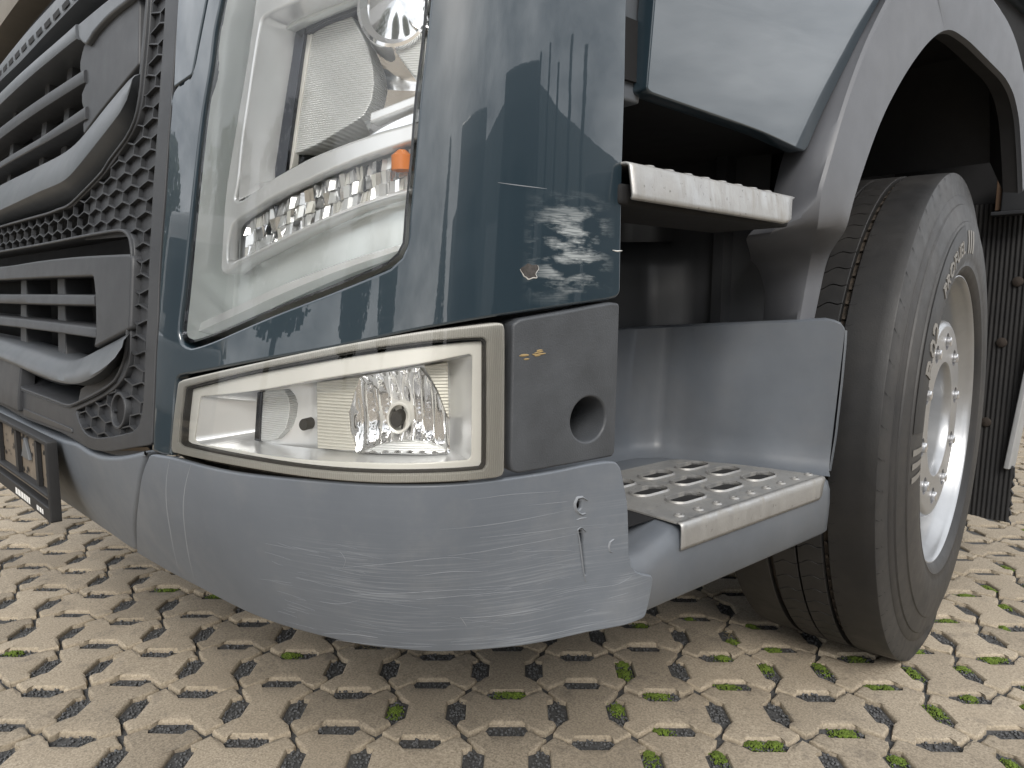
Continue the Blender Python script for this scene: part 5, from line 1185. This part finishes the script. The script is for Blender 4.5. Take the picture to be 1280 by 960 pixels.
# ------------------------------------------------------------------ front wheel, steered a little
TOE = .155; WN = Vector((math.cos(TOE), math.sin(TOE), 0)); WC = Vector((-.537, 1.680, .493))
WY = Vector((0, 0, 1)); WXv = WY.cross(WN)          # in-plane horizontal axis
WM = Matrix(((WXv.x, WY.x, WN.x, WC.x), (WXv.y, WY.y, WN.y, WC.y), (WXv.z, WY.z, WN.z, WC.z), (0, 0, 0, 1)))
def flat(v):
    """the tyre flattens where it stands on the ground"""
    if v.z < .03:
        o = max(0, .012-v.z); v = Vector((v.x+WN.x*o*.3, v.y+WN.y*o*.3, max(v.z, .0015+.25*max(v.z, 0)) if v.z < .002 else v.z))
    return v
sw = [(.294,-.020),(.299,-.006),(.303,.0035),(.308,.0095),(.314,.0135),(.322,.0170),(.324,.0158),(.335,.0182),(.350,.0182),(.368,.0165),(.386,.0130),(.400,.0095),(.4015,.0068),(.416,.0025),(.430,-.0025),(.4315,-.0055),(.446,-.0100),(.4475,-.0122),(.462,-.0158),(.474,-.0195),(.4825,-.0225),(.4852,-.0240)]
def TF(r, x): return (.30+(r-.30)*(.21/.1852), x+.015*(r-.30)/.1852)
sw = [TF(*p) for p in sw]
tr_out = [(.5108,-.0105),(.5114,-.030),(.5118,-.0825),(.5108,-.0838),(.4985,-.0842)]
car = [(.4985,-.1962),(.5108,-.1966),(.5118,-.198),(.5114,-.25),(.509,-.272)]
inner = [(.486,-.286),(.43,-.312),(.38,-.322),(.33,-.305),(.30,-.28)]
wheel_root = MB(); wheel_root.lathe(sw, 160, WM)
wheel_root.v = [flat(v) for v in wheel_root.v]
wheel = wheel_root.build('wheel', MAT['sidewall'], truck, 40)
mb = MB(); mb.lathe([sw[-1]]+tr_out+car+inner, 160, WM); mb.v = [flat(v) for v in mb.v]; mb.build('tyre_carcass', MAT['tyre'], wheel, 28)
wheel['label'] = 'black front tyre with silver wheel, turned slightly'
# tread ribs: blocks with wavy ends
mb = MB(); rn = random.Random(3)
def P(r, a, x): return flat(WM @ Vector((r*math.cos(a), r*math.sin(a), x)))
NB = 88
for (x0, x1, ph) in ((-.0948, -.1385, 0.), (-.1418, -.1858, .4)):
    for b in range(NB):
        a0 = 2*math.pi*(b+ph)/NB; a1 = a0+2*math.pi/NB; g = .0007/.51; m = 9
        top_ = []
        wav = lambda t: (.0040*math.sin(t*2*math.pi*1.1+.8)+.010*(t-.5))/.512
        zig = lambda k, s_: s_*(.0016 if k % 2 else 0)
        lo = [(x0+(x1-x0)*t/8, a0+g+wav(t/8)) for t in range(m)]; hi = [(x0+(x1-x0)*t/8, a1-g+wav(t/8)) for t in range(m)]
        L = lo+hi[::-1]; n = len(L); r = .5122
        V = [P(.4985, a, x) for x, a in L]+[P(r-.0012, a, x) for x, a in L]
        c_ = (sum(x for x, a in L)/n, sum(a for x, a in L)/n)
        V += [P(r, a+(c_[1]-a)*.03, x+(c_[0]-x)*.05) for x, a in L]
        F = [(q*n+i, q*n+(i+1) % n, (q+1)*n+(i+1) % n, (q+1)*n+i) for q in range(2) for i in range(n)]
        F += [(2*n+i, 2*n+i+1, 3*n-2-i, 3*n-1-i) for i in range(m-1)]
        mb.add(V, F, 0)
    
tread = mb.build('tread', MAT['tyre'], wheel, 35); tread['kind'] = 'stuff'
mb = MB()
mb.lathe([(.4990,-.0838),(.4990,-.0948)], 120, WM); mb.lathe([(.4990,-.1858),(.4990,-.1966)], 120, WM); mb.v = [flat(v) for v in mb.v]; mb.build('groove_floor', MAT['groove'], wheel)
# ejector nubs in the outer groove and sipes on the shoulder rib edge
mb = MB(); ms = MB()
for k in range(110):
    a = 2*math.pi*k/110
    mb.add([P(r, a+d_, x) for r in (.4985, .5050) for d_ in (-.0055, .0055) for x in (-.0872, -.0915)], [(0,1,3,2),(4,6,7,5),(0,4,5,1),(2,3,7,6),(0,2,6,4),(1,5,7,3)])
for k in range(84):
    a = 2*math.pi*(k+.3)/84
    # short sipe in from the groove: a thin dark slit with a bent end
    pts = [(-.0836, a), (-.0765, a+.004), (-.0715, a-.002)]
    for (xa, aa), (xb, ab) in zip(pts, pts[1:]): ms.add([P(.5122, aa-.0012, xa), P(.5122, aa+.0012, xa), P(.5122, ab+.0008, xb), P(.5122, ab-.0008, xb)], [(0,1,2,3)])
for k in range(60):
    a = 2*math.pi*k/60
    for (ra, xa, rb, xb, da) in (TF(.4842, -.0236)+TF(.4745, -.0192)+(0.,), TF(.4700, -.0180)+TF(.4655, -.0168)+(.010,)):
        up = .0006
        ms.add([flat(WM @ Vector(((ra+up)*math.cos(a+da-.004), (ra+up)*math.sin(a+da-.004), xa+up))), flat(WM @ Vector(((ra+up)*math.cos(a+da+.001), (ra+up)*math.sin(a+da+.001), xa+up))), flat(WM @ Vector(((rb+up)*math.cos(a+da+.012), (rb+up)*math.sin(a+da+.012), xb+up)))], [(0,1,2)])
mb.build('groove_nubs', MAT['groove'], wheel)['kind'] = 'stuff'; o = ms.build('sipes', MAT['void'], wheel, 0); o['kind'] = 'stuff'
# raised lettering on the side wall
def side_x(r): return lin(r, [p[0] for p in sw], [p[1] for p in sw])
def letter(txt, size, r0, a_mid, flip=False, mat='tyre_letter', depth=.0012, squeeze=1.0, name='lettering'):
    cu = bpy.data.curves.new('t', 'FONT'); cu.body = txt; cu.size = size; cu.align_x = 'CENTER'; cu.resolution_u = 2
    to = bpy.data.objects.new('t', cu); C.objects.link(to); dg = bpy.context.evaluated_depsgraph_get(); me = bpy.data.meshes.new_from_object(to.evaluated_get(dg))
    bpy.data.objects.remove(to); bpy.data.curves.remove(cu)
    bm = bmesh.new(); bm.from_mesh(me); bmesh.ops.triangulate(bm, faces=bm.faces); bmesh.ops.subdivide_edges(bm, edges=[e for e in bm.edges if e.calc_length() > .012], cuts=2)
    ext = bmesh.ops.extrude_face_region(bm, geom=bm.faces[:]); top_v = [g for g in ext['geom'] if isinstance(g, bmesh.types.BMVert)]
    tv = set(top_v)
    for v in bm.verts:
        x, y = v.co.x*squeeze, v.co.y
        r = r0+y if not flip else r0-y; a = a_mid-x/r0 if not flip else a_mid+x/r0
        v.co = WM @ Vector((r*math.cos(a), r*math.sin(a), side_x(r)+(depth if v in tv else -.001)))
    bmesh.ops.recalc_face_normals(bm, faces=bm.faces); bm.to_mesh(me); bm.free()
    return link(name, me, MAT[mat], wheel, 30)
# angle: 90 deg = top; local +x points towards the truck's front or rear depending on the frame
SG = 1 if WXv.y > 0 else -1
letter('R02', .056, .346, rad(153), squeeze=1.15, depth=.003)
letter('PROFUEL', .038, .356, rad(119), squeeze=1.25, depth=.003)
band = MB()
def patch(r0, r1, a0, a1, dep=.0008):
    m = 14; V = []
    for i in range(m+1):
        a = rad(a0+(a1-a0)*i/m)
        for r in [r0+(r1-r0)*w/6 for w in range(7)]: V.append(WM @ Vector((r*math.cos(a), r*math.sin(a), side_x(r)+dep)))
    band.add(V, [(i*7+k, i*7+k+1, (i+1)*7+k+1, (i+1)*7+k) for i in range(m) for k in range(6)])
patch(.332, .408, 176, 100, .0012)
o = band.build('label_band', plain('black_label_band', (.014, .014, .015), .55), wheel)
mkm = MAT['tyre_letter']
band = MB(); 
for q in (97, 93, 89): patch(.350, .396, q, q-2.6, .0012)
for q in (180, 183.5, 187): patch(.338, .402, q, q+1.6, .0012)
band.build('label_marks', mkm, wheel)['kind'] = 'stuff'
# --- rim, disc and nuts
mb = MB()
mb.lathe([(.300,-.012),(.3085,-.004),(.3095,.002),(.3075,.006),(.3035,.0065),(.3005,.003),(.2985,-.004),(.2965,-.012),(.290,-.022),(.2865,-.034),(.2855,-.055),(.282,-.075),(.270,-.100),(.262,-.130),(.258,-.20)], 110, WM)
rim = mb.build('rim', MAT['rim'], wheel, 40)
mb = MB()
mb.lathe([(.262,-.16),(.235,-.135),(.216,-.10),(.2125,-.075),(.2105,-.045),(.2095,-.040),(.2115,-.036),(.2110,-.018),(.2085,-.0125),(.2030,-.0095),(.198,-.0090)], 100, WM); mb.build('disc_edge', MAT['rim'], wheel, 40)
loc = lambda x, y, d=0.: WM @ Vector((x, y, -.009+d))
holes = [ellipse(.1670*math.cos(a), .1670*math.sin(a), .0185, .0185, 20) for a in [2*math.pi*(k+.35)/10 for k in range(10)]]
plate('wheel_disc', ellipse(0, 0, .199, .199, 90), loc, MAT['rim'], wheel, holes=holes+[ellipse(0, 0, .1235, .1235, 60)], d=0, thick=.0, bev=.0, grid=.03, raw=True)
pk = plain('pocket_grey', (.30, .30, .31), .5, metal=.5)
for k in range(10):
    a = 2*math.pi*(k+.35)/10; M = WM @ Matrix.Translation((.167*math.cos(a), .167*math.sin(a), -.009))
    if k == 0: mb = MB(); mb.lathe([(.0185, 0), (.0180, -.003), (.0165, -.030), (.0005, -.030)], 20, Matrix()); o = pk0 = mb.build('nut_pocket', pk, wheel, 40)
    else: o = bpy.data.objects.new('nut_pocket', pk0.data); C.objects.link(o); o.parent = wheel
    o.matrix_local = M
nb = MB(); nb.lathe([(.0150, -.028), (.0145, -.012), (.0125, -.0095)], 6, Matrix()); nb.lathe([(.0105, -.0095), (.0100, .006), (.008, .008), (.0005, .008)], 14, Matrix())
for k in range(10):
    a = 2*math.pi*(k+.35)/10
    if k == 0: n0 = nb.build('wheel_nut', MAT['nut'], wheel, 35); me_n = n0.data; o = n0
    else:
        o = bpy.data.objects.new('wheel_nut', me_n); C.objects.link(o); o.parent = wheel
    o.matrix_local = WM @ Matrix.Translation((.167*math.cos(a), .167*math.sin(a), -.009)) @ Matrix.Rotation(k*.7, 4, 'Z')
mb = MB(); mb.lathe([(.1235, 0-.009), (.1205, -.013), (.1185, -.030), (.1175, -.075), (.108, -.082), (.060, -.080), (.0005, -.078)], 60, WM); mb.build('hub_cap', MAT['rim'], wheel, 40)
# --- mud flap behind the wheel
fp = [(-.93,.135),(-.69,.13)]
V = []; Fm = []
out = [(-.95,1.02),(-.95,.135),(-.80,.140),(-.685,.133),(-.62,.126),(-.585,.118),(-.566,.122)]+[(-.560-(.006 if k % 2 else 0), .135+k*.0145) for k in range(11)]+[(-.575,.30),(-.575,1.02)]
fmap = lambda x, z, d=0.: Vector((x, 2.33-d+(.02*math.sin((z-.2)*3)), z))
flap = plate('mud_flap', out, fmap, MAT['rubber'], truck, d=0, thick=.010, bev=.001, grid=.03, fil=.001, corner=60, dfun=lambda x, z: .0024*math.sin(x*2*math.pi/.011) , step=.006, cap=True) if False else None
V = []; F = []
nx, nz_ = 215, 60
import itertools
def flap_edge(z): return -.566+.0045*math.sin(z*2*math.pi/.028) if z < .29 else lin(z, [.29, .54, .62], [-.587, -.563, -.53])
for j in range(nz_+1):
    z = .118+(.90)*j/nz_ if j > 12 else .118+.2*j/12*.9
    z = .118+.90*(j/nz_)**1.3
    for i in range(nx+1):
        t = i/nx; x = min(-.95+.43*t, flap_edge(z)); zz = z+(.022*(1-t) if j == 0 else 0)+(.003*math.sin(t*23) if j == 0 else 0)
        V.append((x, 2.345-.0014*math.sin(x*2*math.pi/.012)+.012*math.sin((z-.2)*3), zz))
b = len(V); V += [(x, y+.011, z) for x, y, z in V]
w_ = nx+1
F = [(j*w_+i, j*w_+i+1, (j+1)*w_+i+1, (j+1)*w_+i) for j in range(nz_) for i in range(nx)]
F += [tuple(q+b for q in f[::-1]) for f in F]
F += [(j*w_+nx, b+j*w_+nx, b+(j+1)*w_+nx, (j+1)*w_+nx) for j in range(nz_)]+[(i, b+i, b+i+1, i+1) for i in range(nx)]
flap = mesh('mud_flap', V, F, MAT['rubber'], truck, 0); flap['label'] = 'black ribbed rubber mud flap hanging behind the wheel'
for x, z in ((-.625, .63), (-.60, .80), (-.645, .40)):
    mb = MB(); mb.lathe([(.014, 0), (.013, .003), (.009, .005), (.0005, .006)], 16, Matrix.Translation((x, 2.343+.012*math.sin((z-.2)*3), z)) @ Matrix.Rotation(math.pi/2, 4, 'X')); mb.build('flap_bolt', plain('rusty_bolt', (.03, .022, .017), .85), flap)
mb = MB(); M_ = Matrix.Translation((-.588, 2.330, .277)) @ Matrix.Rotation(.095, 4, 'Y'); mb.box((0, 0, 0), (.014, .06, .42), 0, .003, M_); mb.build('flap_stay', plain('galvanised_stay', (.42, .43, .44), .5, metal=.4), truck)
mb = MB(); mb.box((-.60, 2.60, .60), (-.585, 2.66, .655), 0, .006); mb.build('side_marker', plain('orange_marker', (.85, .25, .03), .3), truck)
mb = MB(); mb.box((-.64, 2.29, .985), (-.56, 2.325, 1.10), 0, .006); mb.box((-.66, 2.285, .978), (-.55, 2.33, .988), 0, .002); mb.build('liner_box', MAT['dark'], truck)
# --- body behind: cab, chassis, far side, so that the truck is closed and casts its shade
mb = MB()
mb.box((-2.93, .40, 1.46), (-.545, 2.35, 3.6), 0, .06)
mb.build('cab_body', MAT['paint'], truck)
mb = MB(); mb.box((-2.93, .36, 1.42), (-.60, .44, 1.62), 0, .02); mb.build('cab_front', MAT['paint'], truck)
mb = MB(); mb.box((-2.85, .36, .46), (-.80, .62, 1.46)); mb.box((-2.6, .5, .50), (-.95, 3.2, 1.46)); mb.box((-.98, .60, 1.05), (-.56, .95, 1.46)); mb.box((-1.15, 1.0, 1.30), (-.60, 2.35, 1.47)); mb.build('engine_bay', MAT['void'], truck)
mb = MB(); mb.box((-2.35, 1.0, .58), (-2.25, 7.5, .85)); mb.box((-1.25, 1.0, .58), (-1.15, 7.5, .85)); mb.tube([(-2.7, 1.66, .49), (-.80, 1.66, .49)], .06, 12); mb.build('chassis', MAT['black'], truck)
mb = MB(); mb.lathe([(.28,-.02),(.33,.02),(.40,.03),(.45,0),(.484,-.03),(.484,-.25),(.42,-.29),(.30,-.25)], 60, Matrix.Translation((-2.95, 1.66, .474)) @ Matrix.Rotation(-math.pi/2, 4, 'Y')); mb.build('far_wheel', MAT['tyre'], truck)
for y in (5.2, 6.3):
    for x0, rt in ((-.62, math.pi/2), (-2.84, -math.pi/2)):
        mb = MB(); mb.lathe([(.15,-.10),(.28,-.06),(.30,-.02),(.33,.02),(.40,.03),(.45,0),(.484,-.03),(.484,-.25),(.42,-.29),(.30,-.25)], 48, Matrix.Translation((x0, y, .474)) @ Matrix.Rotation(rt, 4, 'Y')); mb.build('rear_wheel', MAT['tyre'], truck)
# ------------------------------------------------------------------ the yard in front of the truck (mirrored in paint and lamps, partly by added stand-ins)
def parked(name, label, loc, rz, L, W, H, colr, boxc):
    t = empty(name, loc, label, 'van' if 'van' in name else 'truck', 'vehicles parked across the yard')
    t.rotation_euler.z = rz; Mx = Matrix.Translation(loc) @ Matrix.Rotation(rz, 4, 'Z')
    def part(nm, mb, mat):
        o = mb.build(nm, mat, None); o.parent = t; return o
    m = MB(); m.box((-W/2, 0, .95), (W/2, 2.1, H*.93), 0, .12); part('cab', m, plain(name+'_cab', colr, .3, coat=.6))
    m = MB(); m.box((-W/2+.12, -.02, H*.55), (W/2-.12, .1, H*.82), 0, .03); part('windscreen', m, plain('windscreen', (.015, .018, .02), .1))
    m = MB(); m.box((-W/2+.3, -.05, .55), (W/2-.3, .1, 1.5), 0, .03); part('front_grille', m, MAT['black'])
    m = MB(); m.box((-W/2-.02, -.08, .42), (W/2+.02, .5, .92), 0, .05); part('bumper', m, plain(name+'_bumper', tuple(c*.5 for c in colr), .5))
    m = MB(); m.box((-W/2-.02, 2.5, 1.05), (W/2+.02, L, H), 0, .03); part('box_body', m, plain(name+'_box', boxc, .5))
    for y in (1.35, L-2.2, L-1.0):
        for sx in (-1, 1):
            m = MB(); m.lathe([(.05,-.02),(.28,-.05),(.31,.0),(.42,.02),(.5,-.03),(.5,-.28),(.3,-.28)], 32, Matrix.Translation((sx*(W/2-.02), y, .5)) @ Matrix.Rotation(sx*math.pi/2, 4, 'Y')); part('wheel', m, MAT['tyre'])
def polar(az, dist): return (-.55+math.sin(rad(az))*dist, .45-math.cos(rad(az))*dist, 0)
parked('stand_in_truck', 'pale grey box truck added in place of a building, mirrored in the middle of the corner panel', polar(71, 7.6), rad(71+180), 9.0, 2.5, 3.55, (.07, .085, .095), (.08, .095, .105))  # these trucks are stand-ins, added for the skyline shapes mirrored in the paint
parked('stand_in_truck', 'dark tall stand-in truck added to be mirrored right of the pale box truck', polar(101, 8.0), rad(101+180), 8.0, 2.45, 3.95, (.012, .018, .024), (.015, .022, .028))
parked('stand_in_truck', 'low dark stand-in truck at the end of the row, mirrored near the panel edge', polar(131, 12.5), rad(131+180), 8.0, 2.5, 3.3, (.04, .05, .06), (.06, .075, .085))
parked('parked_van', 'white van mirrored at the left edge of the headlamp', (-4.1, -3.0, 0), rad(150), 4.6, 1.9, 2.0, (.6, .6, .6), (.6, .6, .6))
# trailer with tall stakes, added as a stand-in for mirrored posts
sx, sy, _ = polar(117, 8.6); fb_ = empty('stand_in_flatbed', (sx, sy, 0), 'added stand-in trailer with tall dark stakes, mirrored near the right edge of the corner panel', 'trailer')
Mx = Matrix.Translation((sx, sy, 0)) @ Matrix.Rotation(rad(117+180), 4, 'Z')
stk = plain('dark_stake', (.025, .032, .038), .6)
def fpart(nm, a, b_, mat):
    m = MB(); m.box(a, b_, 0, .01, Mx); return m.build(nm, mat, fb_)
fpart('deck', (-1.2, 0, 1.0), (1.2, 8.0, 1.25), stk); fpart('headboard', (-1.2, 7.9, 1.25), (1.2, 8.0, 3.2), stk)
for k in range(5):
    fpart('stake', (-1.15+k*.55, 0, 1.25), (-1.05+k*.55, .12, 3.9+.18*math.sin(k*2.3)), stk)
for y in (1.0, 2.3, 6.5):
    for q in (-1, 1):
        m = MB(); m.lathe([(.05,-.02),(.28,-.05),(.31,.0),(.42,.02),(.5,-.03),(.5,-.28),(.3,-.28)], 28, Mx @ Matrix.Translation((q*1.1, y, .5)) @ Matrix.Rotation(q*math.pi/2, 4, 'Y')); m.build('wheel', MAT['tyre'], fb_)
# hall across the yard
hall = empty('hall', (24, 8, 0), 'long grey industrial hall across the yard, mirrored in the paint', 'building')
m = MB(); prof_h = ((-14, 0), (30, 0), (30, 6.0), (8, 9.0), (-14, 6.0)); m.add([Vector((24, y, z)) for y, z in prof_h]+[Vector((40, y, z)) for y, z in prof_h], [(0,1,2,3,4),(9,8,7,6,5),(0,5,6,1),(1,6,7,2),(2,7,8,3),(3,8,9,4),(4,9,5,0)]); m.build('wall', plain('hall_cladding', (.16, .18, .19), .6), hall)
for y in (-8, 0, 8, 16, 24):
    m = MB(); m.box((23.94, y-2, 0), (24.02, y+2, 4.2)); m.build('roller_door', plain('roller_door', (.32, .34, .35), .5), hall)
# slim tree shape added where the paint mirrors the person at the camera
cx_, cy_, _ = polar(54, 9.0); con = empty('stand_in_conifer', (cx_, cy_, 0), 'slim dark tree shape added in place of the person mirrored next to the headlamp', 'tree'); rc = random.Random(9)
m = MB(); m.tube([(cx_, cy_, 0), (cx_, cy_, 3.4)], [.09, .02], 8); m.build('trunk', plain('stand_in_bark', (.06, .045, .03), .9), con)
LV, LF = [], []
for _ in range(2200):
    z = .25+3.3*rc.random()**1.2; r = .62*(1-z/3.6)*math.sqrt(rc.random())+.03; a = rc.uniform(0, 6.3); c = Vector((cx_+r*math.cos(a), cy_+r*math.sin(a), z)); w = Vector((rc.gauss(0, 1), rc.gauss(0, 1), rc.gauss(0, .6))).normalized()*rc.uniform(.05, .11); e = w.orthogonal().normalized()*.04
    b = len(LV); LV += [c-w, c+e, c+w, c-e]; LF.append((b, b+1, b+2, b+3))
mesh('crown', LV, LF, plain('stand_in_needles', (.018, .03, .016), .8), con, 0, recalc=False)
# trees beyond the front of the yard
rt = random.Random(21); LEAF = plain('leaves', (.045, .065, .022), .7, var=.4); BARK = plain('bark', (.07, .05, .035), .9)
for k, (x, y, hh) in enumerate(((-14, -17, 8.5), (-7, -20, 9.5), (1, -24, 7.0), (9, -25, 7.0), (-21, -12, 8.0), (-24, -4, 9.0))):
    t = empty('tree', (x, y, 0), ('tall tree', 'broad tree', 'low round tree', 'dark tree', 'slim tree', 'wide old tree')[k]+' beyond the yard, mirrored in the lamp glass', 'tree', 'trees beyond the yard')
    m = MB(); m.tube([(x, y, 0), (x+.1, y, hh*.3), (x, y+.2, hh*.75)], [.3, .2, .05], 8); m.build('trunk', BARK, t)
    LV, LF = [], []
    for _ in range(2600):
        a = rt.uniform(0, 6.3); r = hh*.33*math.sqrt(rt.random())*(1+.25*math.sin(3*a+k)); zc = hh*.6+rt.uniform(-1, 1)*hh*.38*math.sqrt(max(0, 1-(r/(hh*.42))**2))
        c = Vector((x+r*math.cos(a), y+r*math.sin(a), zc)); q = Vector((rt.gauss(0, 1), rt.gauss(0, 1), rt.gauss(0, 1))).normalized(); w = q.orthogonal().normalized()*rt.uniform(.12, .28); e = q.cross(w)
        b = len(LV); LV += [c-w, c+e, c+w, c-e]; LF.append((b, b+1, b+2, b+3))
    mesh('crown', LV, LF, LEAF, t, 0, recalc=False)
